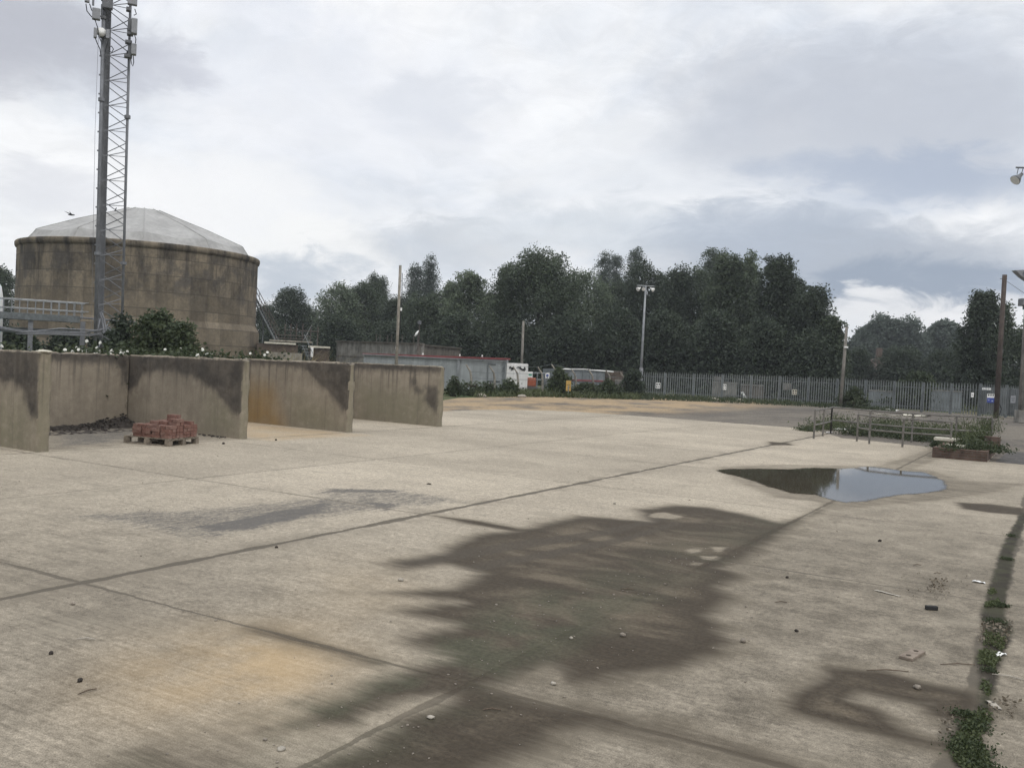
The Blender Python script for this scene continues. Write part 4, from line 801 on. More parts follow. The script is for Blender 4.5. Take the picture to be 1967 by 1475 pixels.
for f_ in (.35, .72, 1.0): MB().tube([b + (k - b) * f_ - FH * .08 for b, k, t in tops], .012, 4, False).build('wire', M['darkgalv'], fe)
MB().tube([t - FH * .02 for b, k, t in tops], .010, 4, False).build('wire', M['darkgalv'], fe)

# ------------------------------------------------------------------ palisade fence
ctrl = [(1222, 758.5, 713, 68.5), (1500, 771, 721, 70.5), (1737, 785, 731.5, 67.8), (1884, 792.5, 736.5, 67.5)]
def fpt(x):
    D = np.interp(x, [q[0] for q in ctrl], [q[3] for q in ctrl]); yt = np.interp(x, [q[0] for q in ctrl], [q[2] for q in ctrl]); p = PX(x, D, 0); return p, P(x, yt, D)[2]
posts = list(np.linspace(1224, 1884, 13)); pf = empty('palisade_fence', fpt(1224)[0], 'long galvanised palisade fence closing the far side of the yard', 'fence')
for i, x in enumerate(posts):
    p, z = fpt(x); MB().box(p + FH * .06 + (0, 0, (z - .05) / 2), (.1, .12, z - .05), RH).build('post', M['darkgalv'], pf)
def pales(p, q, z0, z1, pitch=.165, wd=.07):
    u = nz(q - p); L = np.linalg.norm(q - p); n = int(round(L / pitch)); w = np.cross((0, 0, 1.), u); w = w if w.dot(FH) > 0 else -w; m = MB()
    for k in range(n):
        b = p + u * L * (k + .5) / n; z = z0 + (z1 - z0) * (k + .5) / n + rnd.uniform(-.015, .015); tl = rnd.uniform(-.006, .006); a = wd / 2; uu = u * a; d = w * -.02; tt = u * tl
        v = [b - uu + (0, 0, .06), b + d + (0, 0, .06), b + uu + (0, 0, .06), b - uu + tt + (0, 0, z - .14), b + d + tt + (0, 0, z - .14), b + uu + tt + (0, 0, z - .14), b - uu * .5 + tt - w * .04 + (0, 0, z - .02), b + d - w * .03 + tt + (0, 0, z), b + uu * .5 + tt - w * .04 + (0, 0, z - .02)]
        m.add(v, [(0, 1, 4, 3), (1, 2, 5, 4), (3, 4, 7, 6), (4, 5, 8, 7)])
    return m, u, w, L
for i in range(len(posts) - 1):
    (p, z0), (q, z1) = fpt(posts[i]), fpt(posts[i + 1]); m, u, w, L = pales(p, q, z0, z1); pn = m.build('pale_panel', M['pale'], pf)
    for f_ in (.17, .80): m = MB(); m.box((p + q) / 2 + w * .03 + (0, 0, (z0 + z1) / 2 * f_), (L - .1, .045, .045), u, w, ); m.build('rail', M['darkgalv'], pf)
gt = empty('steel_gate', fpt(1884)[0], 'grey palisade steel gate at the right end of the fence', 'gate')
for xa, xb in ((1886, 1934), (1936, 1990)):
    p, q = PX(xa, 67.4, 0), PX(xb, 66.8, 0); m, u, w, L = pales(p, q, 2.08, 2.12, .14, .075); lf = m.build('gate_leaf', M['pale'], gt)
    m = MB(); m.box((p + q) / 2 + w * .05 + (0, 0, 1.0), (L, .01, 1.75), u, w); m.build('backing_sheet', M['cabin'], lf)
    m = MB(); m.box((p + q) / 2 + w * .03 + (0, 0, 1.85), (L, .04, .06), u, w); m.box((p + q) / 2 + w * .03 + (0, 0, .3), (L, .04, .06), u, w); m.build('gate_rail', M['galv'], lf)
for x in (1884.5, 1935, 1988): p = PX(x, 67.2, 0); MB().box(p + (0, 0, 1.05), (.12, .12, 2.1), RH).build('gate_post', M['darkgalv'], gt)
SG = 'small white notices on the palisade fence'
mk = [(-.25, .22, .3, .3, 'darkmark'), (.25, .22, .3, .28, 'darkmark'), (-.25, -.22, .22, .3, 'darkmark'), (.22, -.2, .3, .18, 'darkmark')]
board(1264, 735, 746, 9, 68.3, 'leftmost white notice on palisade, near the floodlight pole', 'whiteplain', mk, group=SG)
board(1392, 738, 748.5, 6.5, 69.0, 'narrow white notice on palisade under the left weeping birch', 'whiteplain', mk, group=SG)
board(1526, 748, 758, 9, 69.6, 'dull greenish notice on palisade under the stepped tree', 'paleslab', mk, group=SG)
board(1380, 724, 731, 18, 70.6, 'wide mossy green board behind the palisade above the narrow notice', 'weedd' if False else 'conc2', cat='board', name='board')
board(1511, 736, 749, 16, 72, 'grey sheet board leaning behind the palisade left of the greenish notice', 'conc2', cat='board', name='board')
board(1868, 754, 763, 5, 66.9, 'small white notice on palisade left of the blue sign', 'whiteplain', [(0, 0, .6, .1, 'darkmark')], group=SG)
o = board(1895, 744.5, 749.5, 16, 66.9, 'strip of white lettering across the gate top', 'galv', [(-.42, 0, .12, .8, 'whiteplain'), (-.25, .05, .12, .7, 'whiteplain'), (-.08, 0, .12, .6, 'whiteplain'), (.1, 0, .14, .7, 'whiteplain'), (.28, 0, .1, .8, 'whiteplain'), (.42, .05, .12, .7, 'whiteplain')])
board(1903, 756.5, 773.5, 13, 66.9, 'white over dark blue notice on gate beside the telegraph pole', 'whiteplain', [(0, -.22, 1., .56, 'blue'), (-.3, .36, .16, .2, 'darkmark'), (0, .36, .16, .2, 'darkmark'), (.3, .36, .16, .2, 'darkmark'), (-.25, -.2, .2, .1, 'whiteplain'), (.2, -.3, .2, .1, 'whiteplain')])
board(1946, 760, 774, 9, 66.4, 'pale faded notice on the right gate leaf', 'equip', [(0, .2, .7, .06, 'darkgalv'), (0, 0, .7, .06, 'darkgalv'), (0, -.2, .5, .06, 'darkgalv')])
# banner-like low grey bank of parked stock seen between the pales
for x0, x1, y0, y1, D, mt, lab in ((1370, 1418, 736, 752, 76, 'conc2', 'grey low block wall behind palisade near the narrow notice'), (1424, 1468, 741, 756, 76, 'conc3', 'brownish low block wall behind the middle of the palisade'), (1670, 1715, 752, 771, 74, 'cabin2', 'grey container behind the palisade right of the grey pole'), (1790, 1850, 752, 780, 73, 'cabin2', 'wide grey container behind the palisade near the gate')):
    zt = P((x0 + x1) / 2, y0, D)[2]; m = MB(); pa_, pb_, u_, w_ = facade(x0, x1, D, 0, zt, 1.6, m); o = empty('low_block_wall' if 'wall' in lab else 'container', pa_, lab, 'wall' if 'wall' in lab else 'container'); m.build('body', M[mt], o)
    m = MB(); facade(x0 - .5, x1 + .5, D - .04, zt, zt + .07, 1.7, m); m.build('lid' if 'container' in lab else 'coping', M['conc2'], o)
# house among the trees
D = 165.; q = PX(1692, D, 0); ho = empty('brick_house', q, 'brick house with chimney glimpsed between grey pole and isolated tree', 'house'); zt = P(1692, 700, D)[2]
m = MB(); pa_, pb_, u_, w_ = facade(1668, 1698, D, 0, 3.4, 6, m); m.build('wall', M['redbrickwall'], ho)
m = MB(); a_, b_ = pa_ + (0, 0, 3.4), pb_ + (0, 0, 3.4); rg_ = (0, 0, 2.0)
m.add([a_ - w_ * .3, b_ - w_ * .3, b_ + w_ * 3 + rg_, a_ + w_ * 3 + rg_, a_ + w_ * 6.3, b_ + w_ * 6.3], [(0, 1, 2, 3), (3, 2, 5, 4), (0, 3, 4), (1, 5, 2), (0, 4, 5, 1)]); rf = m.build('roof', M['rooftile'], ho)
c = PX(1686, D + 2, 0); zc_ = P(1688, 668, D)[2]; MB().box(c + (0, 0, (4 + zc_) / 2), (.9, .7, zc_ - 4), RH).build('chimney', M['redbrickwall'], rf)
for x in (1668, 1682): MB().box(PX(x, D - .03, 1.6), (1., .08, 1.1), RH).build('window', M['equip'], ho)

# ------------------------------------------------------------------ poles
def pole(xb, xt, yt, D, r0, r1, label, mat, name='pole', cat='pole', n=10):
    b = PX(xb, D, 0); t = P(xt, yt, D); o = empty(name, b, label, cat); MB().tube([b - (0, 0, .1), b + (t - b) * .5, t], [r0, (r0 + r1) / 2, r1], n).build('shaft', M[mat], o, True); return o, b, t
o, b, t = pole(762.5, 769, 510, 50, .105, .09, 'tall square concrete post rising behind the storage bays', 'conc', 'concrete_post', 'post', 4)
m = MB(); m.tube([t + RH * .12 - (0, 0, .4), b + (t - b) * .72 + RH * .15, b + (t - b) * .5 + RH * .1], .02, 5); m.build('cable', M['black'], o)
for y in (594, 668): q = P(766, y, 50); MB().box(q + RH * (.13 if y < 600 else -.13), (.08, .08, .16), RH).build('bracket', M['whiteplain'], o)
m = MB(); q = b + (t - b) * .80
o, b, t = pole(1003, 1005.5, 617, 72, .11, .09, 'slim bare wooden pole in front of the largest middle tree', 'pole', 'wooden_pole')
o, b, t = pole(1617.5, 1626.5, 628, 66, .12, .09, 'slim grey wooden pole standing against the palisade fence', 'pole', 'wooden_pole')
q = P(1624, 667, 66); MB().box(q - FH * .1, (.22, .2, .1), RH).build('insulator_bracket', M['whiteplain'], o)
for s in (.3, .45, .55): MB().tube([b + (t - b) * s + RH * .1, b + (t - b) * s + RH * .22], .012, 5).build('step_iron', M['rusty'], o)
o, b, t = pole(1917, 1930, 528, 65, .165, .14, 'thick brown telegraph pole in front of the steel gate', 'brownpole', 'telegraph_pole')
MB().tube([t - (0, 0, .25) - RH * .28, t - (0, 0, .25) + RH * .16], .02, 5).build('bolt', M['rusty'], o)
wr = MB(); e = P(2080, 615, 60); wr.tube([t - (0, 0, .3), (t + e) / 2 - (0, 0, .5), e], .012, 4, False); tagit(wr.build('overhead_wire', M['black']), 'thin overhead wire running right from the brown telegraph pole', 'wire')
q = b + (0, 0, .9); MB().tube([q + RH * .17, q + RH * .3 - (0, 0, .3), q + RH * .22 - (0, 0, .7)], .03, 5).build('cable_coil', M['black'], o)
m = None
def flood(p, d, r, o, mat='equip'):
    d = nz(np.asarray(d, float)); p = np.asarray(p, float); h_ = MB().tube([p - d * r * 1.5, p - d * r * .9, p - d * r * .5, p + d * r * .1, p + d * r * .55], [r * .32, r * .36, r * .55, r * .85, r], 14).build('floodlight', M[mat], o, True)
    MB().tube([p + d * r * .56, p + d * r * .6], [r * .93, r * .93], 14).build('lens', M['whiteplain'], h_)
    return h_
o, b, t = pole(1231.5, 1240.5, 548, 65.5, .1, .065, 'slender floodlight pole with cross arm and three lamps', 'galv', 'floodlight_pole', 'lamp post')
MB().tube([t - RH * .62 - (0, 0, .05), t + RH * .6 - (0, 0, .05)], .035, 6).build('cross_arm', M['galv'], o)
flood(t - RH * .5 - (0, 0, .28), -FH * .5 - RH * .8 - np.array([0, 0, .5]), .15, o, 'whiteplain'); flood(t + RH * .5 - (0, 0, .28), RH * .9 - FH * .4 - np.array([0, 0, .5]), .15, o, 'whiteplain'); flood(t - RH * .14 - (0, 0, .25), -FH * 1. - np.array([0, 0, .6]), .14, o, 'equip')
for z in (1.8, 1.2): MB().box(b + (0, 0, z) - FH * .13, (.25, .2, .45 if z > 1.5 else .3), RH).build('control_box', M['equip'], o)
# tall lighting column on the right border
o, b, t = pole(1964, 1989.5, 305, 60, .16, .12, 'tall pale lighting column at the right border with several lamps', 'conc2', 'lighting_column', 'lamp post')
def cpt(y): return b + (t - b) * ((P(1964, 795, 60)[2] * 0 + (P(1964 + (795 - y) * .052, y, 60)[2])) / t[2])
q = P(1970, 323, 60); c1 = cpt(323); MB().tube([q - RH * .55, c1], .05, 6).build('arm', M['equipd'], o)
for dx in (-.42, -.15, .1): MB().tube([q + RH * (dx + .02), q + RH * (dx * .9 - .08) - (0, 0, .36)], .022, 5).build('hanger', M['equipd'], o)
flood(q - RH * .45 - (0, 0, .62), -RH * .8 - np.array([0, 0, .75]) - FH * .25, .3, o, 'equipd')
q = P(1966, 524, 60); MB().tube([q, cpt(524)], .05, 6).build('arm', M['equipd'], o)
m = MB(); m.add([q - RH * .45 + (0, 0, .12), q + RH * .5 + (0, 0, .2), q + RH * .5 - (0, 0, .55), q - RH * .05 - (0, 0, .22)] + [k + FH * .45 for k in (q - RH * .45 + (0, 0, .12), q + RH * .5 + (0, 0, .2), q + RH * .5 - (0, 0, .55), q - RH * .05 - (0, 0, .22))], [(0, 3, 2, 1), (4, 5, 6, 7), (0, 1, 5, 4), (1, 2, 6, 5), (2, 3, 7, 6), (3, 0, 4, 7)]); m.build('lamp_housing', M['equip'], o)
q = P(1968, 581, 60); MB().box(q, (.55, .4, .42), RH).build('lamp_housing', M['equipd'], o, bevel=.03); MB().box(q - FH * .21 + (0, 0, -.02), (.36, .02, .24), RH).build('lens', M['equip'], o); MB().box(q + RH * .1 - (0, 0, .3), (.25, .25, .2), RH).build('gear_box', M['equipd'], o); MB().tube([q, cpt(581)], .05, 6).build('arm', M['equipd'], o)
MB().box(b + (0, 0, .35), (.5, .5, .7), RH).build('plinth', M['conc2'], o, bevel=.02)

# ------------------------------------------------------------------ lattice mast
DM = 45.; B0 = PX(184., DM, 0.); T0 = P(201.5, -75, DM); axm = (T0 - B0) / T0[2]; er = RH * math.cos(R_(-21.5)) - FH * math.sin(R_(-21.5)) * -1; dr = nz(B0 * [1, 1, 0]); er = np.array([dr[1], -dr[0], 0.])
mast = empty('lattice_mast', B0, 'tall triangular steel lattice mast with antennas in front of the tank', 'mast'); ZM = T0[2]
offs = {'A': er * .0, 'B': er * .22 + dr * .98, 'C': er * 1.08 + dr * .42}
def mp(k, z): return B0 + axm * z + offs[k]
for k, r in (('A', .075), ('B', .07), ('C', .058)): MB().tube([mp(k, 0), mp(k, ZM / 2), mp(k, ZM)], r, 8).build('leg', M['mast'], mast, True)
per = 1.09
for (a, b_, ph) in (('A', 'C', 0.), ('B', 'C', .35), ('A', 'B', .1)):
    m = MB(); z = .3 + ph * per
    while z < ZM - per:
        m.tube([mp(a, z), mp(b_, z + per * .42)], .020, 5, False); m.tube([mp(b_, z + per * .42), mp(a, z + per)], .020, 5, False)
        if b_ == 'C': m.tube([mp(a, z + per * .1), mp(b_, z + per * .2)], .016, 5, False) if a == 'A' else None
        z += per
    m.build('bracing', M['mast'], mast)
for i in range(7): m = MB(); o_ = er * (.05 + .035 * i) + dr * (.25 + .08 * i); m.tube([B0 + axm * 2.3 + o_, B0 + axm * (ZM * .5) + o_, B0 + axm * (ZM - .6) + o_], .024, 5); m.build('feeder_cable', M['equipd'], mast)
m = MB(); o_ = er * -.02 + dr * .5
for i in (0, 1): m.tube([B0 + axm * 2.2 + o_ + er * .32 * i, B0 + axm * ZM + o_ + er * .32 * i], .02, 5)
z = 2.3
while z < ZM - .2: m.tube([B0 + axm * z + o_, B0 + axm * z + o_ + er * .32], .014, 4); z += .3
m.build('cable_ladder', M['mast'], mast)
MB().tube([B0 + axm * 2.5 - er * .16 + dr * .1, B0 + axm * ZM * .6 - er * .22 + dr * .1, B0 + axm * (ZM - 3) - er * .18 + dr * .1], .008, 4, False).build('safety_line', M['equipd'], mast)
for k, z in (('C', 12.1), ('C', 5.6), ('A', 12.6), ('B', 8.), ('A', 5.9)): p = mp(k, z); MB().tube([p - axm * .07, p + axm * .07], .13, 10).build('flange', M['mast'], mast)
m = MB(); z = 3.
while z < ZM - 3: m.box(mp('A', z) - er * .09, (.07, .05, .06), er, dr); z += .82
m.build('climbing_pegs', M['mast'], mast)
def unit(x, y, wpx, hpx, depth, dD, mat, nm='radio_unit', br=None):
    c = P(x, y, DM + dD); wm, hm = wpx * DM * .862 / FPX, hpx * DM * .93 / FPX; u_ = MB().box(c, (wm, depth, hm), er, dr).build(nm, M[mat], mast, bevel=.025)
    if br: k = mp(br, c[2]); MB().tube([c, k], .035, 6).build('mount', M['mast'], mast); MB().box(k, (.22, .22, .12), er, dr).build('clamp', M['equipd'], mast)
    return c
unit(258, 52, 11, 28, .35, -.15, 'equip', br='C'); unit(250, 50, 9, 24, .3, .2, 'equipd'); unit(257, 96, 10, 20, .3, -.15, 'equip', br='C'); unit(250, 97, 8, 22, .3, .2, 'equipd')
unit(255, -10, 18, 40, .25, -.1, 'equip', 'panel_antenna', 'C'); unit(247, 19, 9, 7, .3, 0, 'equipd', 'clamp'); unit(250, 66, 12, 6, .3, .1, 'equipd', 'clamp'); unit(247, 82, 13, 6, .3, .1, 'equipd', 'clamp'); unit(246, 109, 15, 6, .3, .1, 'equipd', 'clamp')
unit(207, -2, 20, 38, .3, -.2, 'equipd', 'panel_antenna', 'A'); unit(215, -8, 5, 50, .3, -.1, 'equip', 'panel_antenna'); unit(185, 28, 15, 20, .28, -.3, 'equip', br='A'); unit(183, 64, 6, 18, .2, -.3, 'equip', br='A'); unit(207, 67, 7, 17, .25, -.3, 'equip', br='A'); unit(168, -18, 9, 44, .2, -.3, 'equip', 'panel_antenna', 'A'); unit(180, -20, 4, 60, .1, -.3, 'mast', 'mount_pole'); unit(200, 20, 12, 16, .4, .4, 'equipd', 'clamp')
c = P(195, 62, DM - .35); MB().tube([c, c + dr * .06, c + dr * .22], [.19, .18, .08], 16).build('dish_antenna', M['white'], mast, True)
m = MB()
for (L_) in ([(165, 8), (167, 22), (175, 32), (183, 40)], [(172, 8), (176, 20), (180, 26), (186, 36)], [(183, 40), (187, 52), (190, 70), (196, 85)], [(258, 66), (261, 76), (260, 84)], [(251, 112), (252, 122), (255, 128), (257, 120), (256, 108)], [(183, 74), (186, 82), (192, 95), (194, 110)], [(208, 76), (206, 85), (202, 100)], [(212, 18), (210, 30), (207, 45)], [(214, 89), (218, 95), (215, 101), (210, 99), (211, 91), (214, 89)], [(259, 18), (262, 28), (257, 30)]):
    MB().tube([P(x, y, DM - .35) for x, y in L_], .022, 5).build('jumper_cable', M['black'], mast)
# cables looping from the mast foot to the walkway
for i, L_ in enumerate(([(-20, 625), (0, 628), (30, 634), (60, 637), (90, 634), (115, 631), (150, 633), (190, 635), (203, 630), (210, 618)], [(-20, 628), (20, 634), (60, 640), (100, 640), (150, 641), (190, 642), (200, 637), (197, 615), (192, 600)], [(30, 641), (70, 642), (120, 643), (170, 645), (196, 643), (204, 634), (200, 612), (194, 598)], [(-20, 626), (40, 638), (100, 637), (160, 638), (188, 636), (192, 612)])):
    m = MB(); m.tube([P(x, y, 44.2) for x, y in L_], .035, 6); tagit(m.build('cable', M['mast'], None, True), ['topmost grey cable sagging from mast foot below the walkway', 'grey cable second from top under the walkway', 'lowest grey cable looping under the walkway', 'short grey cable between the others under the walkway'][i], 'cable', 'cables sagging under the walkway')

# ------------------------------------------------------------------ walkway on the left
DW = 46.; a0, a1 = PX(-60, DW, 0), PX(152, DW, 0); uw = nz(a1 - a0); ww = nz(np.array([-uw[1], uw[0], 0])); ww = ww if ww.dot(FH) > 0 else -ww; LW = np.linalg.norm(a1 - a0)
wk = empty('steel_walkway', a0, 'raised grey steel walkway with tube railings left of the mast', 'walkway'); zd0, zd1 = P(0, 603, DW)[2], P(152, 614, DW)[2]; zd = (zd0 + zd1) / 2
MB().box((a0 + a1) / 2 + ww * .6 + (0, 0, zd + .1), (LW, 1.2, .06), uw, ww).build('deck', M['darkgalv'], wk)
MB().box((a0 + a1) / 2 + (0, 0, zd - .02), (LW, .1, .28), uw, ww).build('fascia_beam', M['darkgalv'], wk); MB().box((a0 + a1) / 2 + ww * 1.2 + (0, 0, zd - .02), (LW, .1, .28), uw, ww).build('fascia_beam', M['darkgalv'], wk)
MB().box((a0 + a1) / 2 + ww * .6 + (0, 0, zd - .62), (LW, .3, .22), uw, ww).build('lower_beam', M['darkgalv'], wk)
zr1, zr2 = P(80, 577, DW)[2], P(80, 594, DW)[2]
for s in (0., 1.2):
    m = MB(); ex = uw * (.35 if s == 0 else .25)
    for z in (zr1, zr2): m.tube([a0 + ww * s + (0, 0, z), a1 + ww * s + ex + (0, 0, z)], .024, 6)
    for k in range(15): q = a0 + uw * (LW + .1) * k / 14 + ww * s; m.tube([q + (0, 0, zd), q + (0, 0, zr1)], .022, 6)
    m.build('railing', M['galv'], wk)
for x in (-30, 58, 158): q = PX(x, DW + .1, 0); MB().box(q + (0, 0, (zd - .1) / 2), (.2, .2, zd - .1), uw, ww).build('support_post', M['mast'], wk)
MB().tube([PX(150, DW + .8, zd + .08), PX(262, DW + .8, zd + .02)], .045, 6).build('cable_tray', M['mast'], wk)
m = MB(); q = PX(-42, 48, 0); m.lathe(q, [(.95, 0), (.95, 3.7), (.86, 4.3), (.6, 4.7), (.0, 4.9)], 28); tagit(m.build('white_tank', M['white'], None, True, loc=q), 'white rounded vessel at the far left edge behind the railing', 'tank')

# ------------------------------------------------------------------ birds
def bird(x, y, D, label, fly):
    p = P(x, y, D); o = empty('bird', p, label, 'bird', None); m = MB(); t = RH if fly else nz(RH * .35 + np.array([0, 0, 1.]))
    m.tube([p - t * .24, p - t * .14, p, p + t * .13, p + t * .19, p + t * .25], [.01, .035, .055, .045, .035, .01], 8)
    if fly:
        up = np.array([0, 0, 1.])
        for s, ex in ((1, .3), (-1, .1)): m.add([p - RH * .08, p + RH * .1, p - RH * .05 + FH * s * .2 + up * (.1 + ex * .3) - RH * .12, p - RH * .1 + FH * s * .4 + up * (.12 + ex * .6) - RH * .22, p - RH * .1 + FH * s * .2 + up * .1 - RH * .1], [(0, 1, 2, 4), (4, 2, 3)])
    else: m.tube([p - t * .2 + (0, 0, 0), p - np.array([0, 0, .34])], [.012, .012], 5)
    m.build('body', M['bird'], o, True)
bird(137, 413, 70, 'dark bird flying just above the tank roof', True); bird(221.5, 404.5, 79, 'dark bird perched on the fabric roof ridge beside the mast', False)

# ------------------------------------------------------------------ flowering creeper along the rear wall
def creeper(x, D, z, wm, hm, nfl, label, seed):
    rng = np.random.default_rng(seed); q_ = onX(x, 544 + .0488 * (x + 2060), -20.62); b = np.array([q_[0], q_[1], z + .08]); o = empty('bindweed', b, label, 'plant', 'bindweed clumps on the rear bay wall')
    n = int(260 * wm); c0_ = b + RH * rng.normal(0, wm / 3, (n, 1)) + FH * rng.normal(.05, .1, (n, 1)) - np.array([0, 0, 1.]) * rng.uniform(0, b[2] - .05, (n, 1)); c = b + RH * rng.normal(0, wm / 2.6, (n, 1)) + FH * rng.normal(0, .18, (n, 1)) + np.array([0, 0, 1.]) * np.abs(rng.normal(0, hm / 2, (n, 1))); c = np.concatenate([c, c0_])
    V, F_, var = leaves(c, rng, .10, .2, .75); quads('foliage', V, F_, M['weedd'], o, var)
    for k in range(nfl):
        p = b + RH * rng.normal(0, wm / 2.7) - FH * rng.uniform(.1, .28) + np.array([0, 0, abs(rng.normal(.05, hm / 2))]); d = nz(-FH + np.array([rng.normal(0, .4), rng.normal(0, .4), .4])); MB().tube([p - d * .05, p, p + d * .03], [.006, .024, .042 * rng.uniform(.8, 1.2)], 7).build('flower', M['petal'], o)
for i, (x, D, wm, hm, nf, lab) in enumerate([(28, 24, .5, .22, 1, 'small bindweed clump with one white flower at far left'), (125, 25.4, .5, .14, 1, 'sparse bindweed beside the end of the nearest bay wall'), (160, 26, .8, .22, 4, 'bindweed clump left of the big flower cluster'), (205, 26.8, .9, .26, 17, 'bindweed clump with the biggest cluster of white flowers'), (240, 27.3, .5, .24, 7, 'bindweed clump at the inner bay corner with scattered flowers'), (330, 30, .9, .18, 2, 'low bindweed right of the inner bay corner'), (372, 31, .8, .3, 5, 'taller bindweed in front of the tank plinth'), (415, 33, 1., .2, 4, 'bindweed at the right edge of the tank plinth'), (505, 33, .9, .25, 3, 'bindweed in front of the brick plant house')]):
    creeper(x, D, 1.66, wm, hm, nf, lab, 60 + i)
m = MB(); o = verge([PX(500, 33, 0)[:2], PX(600, 34, 0)[:2], PX(600, 36, 0)[:2], PX(500, 35, 0)[:2]], 500, 1.9, 'drygrass', 'tall_grass', .012)

# ------------------------------------------------------------------ guard rails and planter on the right
def rail_run(label, pts, zs, extra=()):
    P3 = [PX(x, D, 0) for x, D in pts]; o = empty('guard_rail', P3[0], label, 'railing', 'tube guard rails round the sunken steps')
    for p in P3: MB().tube([p, p + (0, 0, zs[0])], .032, 7).build('post', M['railgrey'], o)
    for z in zs: MB().tube([p + (0, 0, z) for p in P3], .028, 7).build('rail', M['railgrey'], o)
    return o
rail_run('short side guard rail at the left end of the weeds', [(1570, 32.5), (1587, 34.2), (1602, 36)], (.95, .45))
rail_run('rear guard rail running right towards the telegraph pole', [(1602, 36), (1676, 34.8), (1758, 34.2), (1842, 34.6), (1911, 34.9)], (.97, .5))
rail_run('front guard rail standing lower in the weeds', [(1653, 32.7), (1677, 31.9), (1741, 31.5), (1833, 31.6)], (.88, .45))
# steel mesh-end panel on the rail
pl = empty('brick_planter', (-2.3, 29.9, 0), 'low red brick planter overgrown with weeds', 'planter')
for nm, c, s in (('front_wall', (-2.27, 28.2, .14), (1.36, .22, .28)), ('back_wall', (-2.27, 31.6, .14), (1.36, .22, .28)), ('side_wall', (-2.84, 29.9, .138), (.22, 3.18, .276)), ('side_wall', (-1.70, 29.9, .138), (.22, 3.18, .276))): MB().box(c, s).build(nm, M['redbrickwall'], pl, bevel=.01)
MB().box((-2.27, 29.9, .09), (.92, 3.16, .18)).build('soil', M['soil'], pl)
for c, s, lab in (((-2.75, 31.6, .33), (1.05, .5, .09), 'long pale stone slab lying across the back of the brick planter'), ((-2.45, 28.95, .315), (.5, .3, .07), 'short pale stone slab at the front of the brick planter')): tagit(MB().box(c, s).build('stone_slab', M['paleslab'], None, bevel=.012), lab, 'slab')
q = PX(1913, 33.2, 0); o = MB().box(q + (0, 0, .22), (.32, .4, .44), RH).build('brick_pier', M['redbrickwall'], None, bevel=.012); tagit(o, 'stubby red brick pier at the right end of the weeds', 'pier')
def weed(x, y, wm, h, n, label, mat='weed', seed=0, stalk=0, name='weed_clump', group='weed clumps growing at the yard edge', leaf=.075, tall=.012):
    n = int(n * 1.6)
    rng = np.random.default_rng(300 + int(x) + seed); b = G(x, y, .2 if 'the planter' in label and 'left side' not in label else 0.); o = empty(name, b, label, 'plant', group)
    c = b + np.stack([rng.normal(0, wm / 3.4, n), rng.normal(0, wm / 3.6, n), np.abs(rng.normal(0, h / 2, n)) + .01], 1); V, F_, var = leaves(c, rng, leaf, 0, .55, .3); quads('foliage', V, F_, M[mat], o, var)
    if stalk:
        stalk = max(40, stalk)
        pts = b + np.stack([rng.normal(0, wm / 4, stalk), rng.normal(0, wm / 4, stalk), np.zeros(stalk)], 1); V, F_, var = blades(pts, rng, h * 1.6, tall, .25); k_ = quads('dry_stalks', V, F_, M['weed'], o, var); k_['kind'] = 'stuff'
    return o
for i, (x, y, wm, h, n, mt, st, lab) in enumerate([
    (1552, 828, .7, .14, 350, 'weedd', 6, 'flat weeds at the left tip of the weedy strip'), (1580, 824, 1.2, .3, 700, 'weed', 20, 'weeds round the foot of the side guard rail'), (1610, 822, 1.3, .45, 800, 'weed', 40, 'taller weeds at the guard rail corner post'),
    (1650, 836, 1.2, .3, 800, 'weedd', 10, 'dense dark weeds left of the front guard rail'), (1690, 836, 1.5, .4, 1100, 'weedd', 20, 'bushy dark weeds under the front guard rail'), (1700, 820, 1.6, .4, 800, 'weed', 50, 'light green weeds between the two guard rails'), (1730, 842, 1.3, .32, 900, 'weedd', 10, 'dark weeds on the concrete edge below the front rail'),
    (1765, 832, 1.5, .42, 900, 'weed', 40, 'mid strip of light weeds below the rear rail'), (1770, 847, 1.1, .25, 700, 'weedd', 8, 'low weeds left of the brick planter'), (1805, 838, 1.4, .4, 800, 'weed', 40, 'light weeds behind the brick planter'), (1805, 860, .5, .3, 350, 'weedd', 5, 'leafy weed spilling over the planter left side'),
    (1850, 840, 1.1, .5, 600, 'weed', 60, 'tall flowering weeds behind the planter slabs'), (1853, 858, .5, .36, 260, 'weed', 20, 'tall dock stalks growing in the planter'), (1885, 850, .7, .4, 500, 'weed', 60, 'leafy weeds right of the planter slabs'), (1895, 828, .9, .6, 700, 'weed', 40, 'green weeds against the end of the rear rail'), (1825, 866, .5, .16, 300, 'weedd', 5, 'weeds filling the left half of the planter'), (1868, 864, .5, .26, 260, 'weedd', 20, 'grassy weeds filling the right half of the planter'), (1880, 868, .7, .22, 500, 'weedd', 10, 'low weeds on the planter front edge'), (1904, 868, .8, .2, 400, 'weedd', 10, 'ragged weeds at the planter right end')]):
    weed(x, y, wm, h, n, lab, mt, i, st)
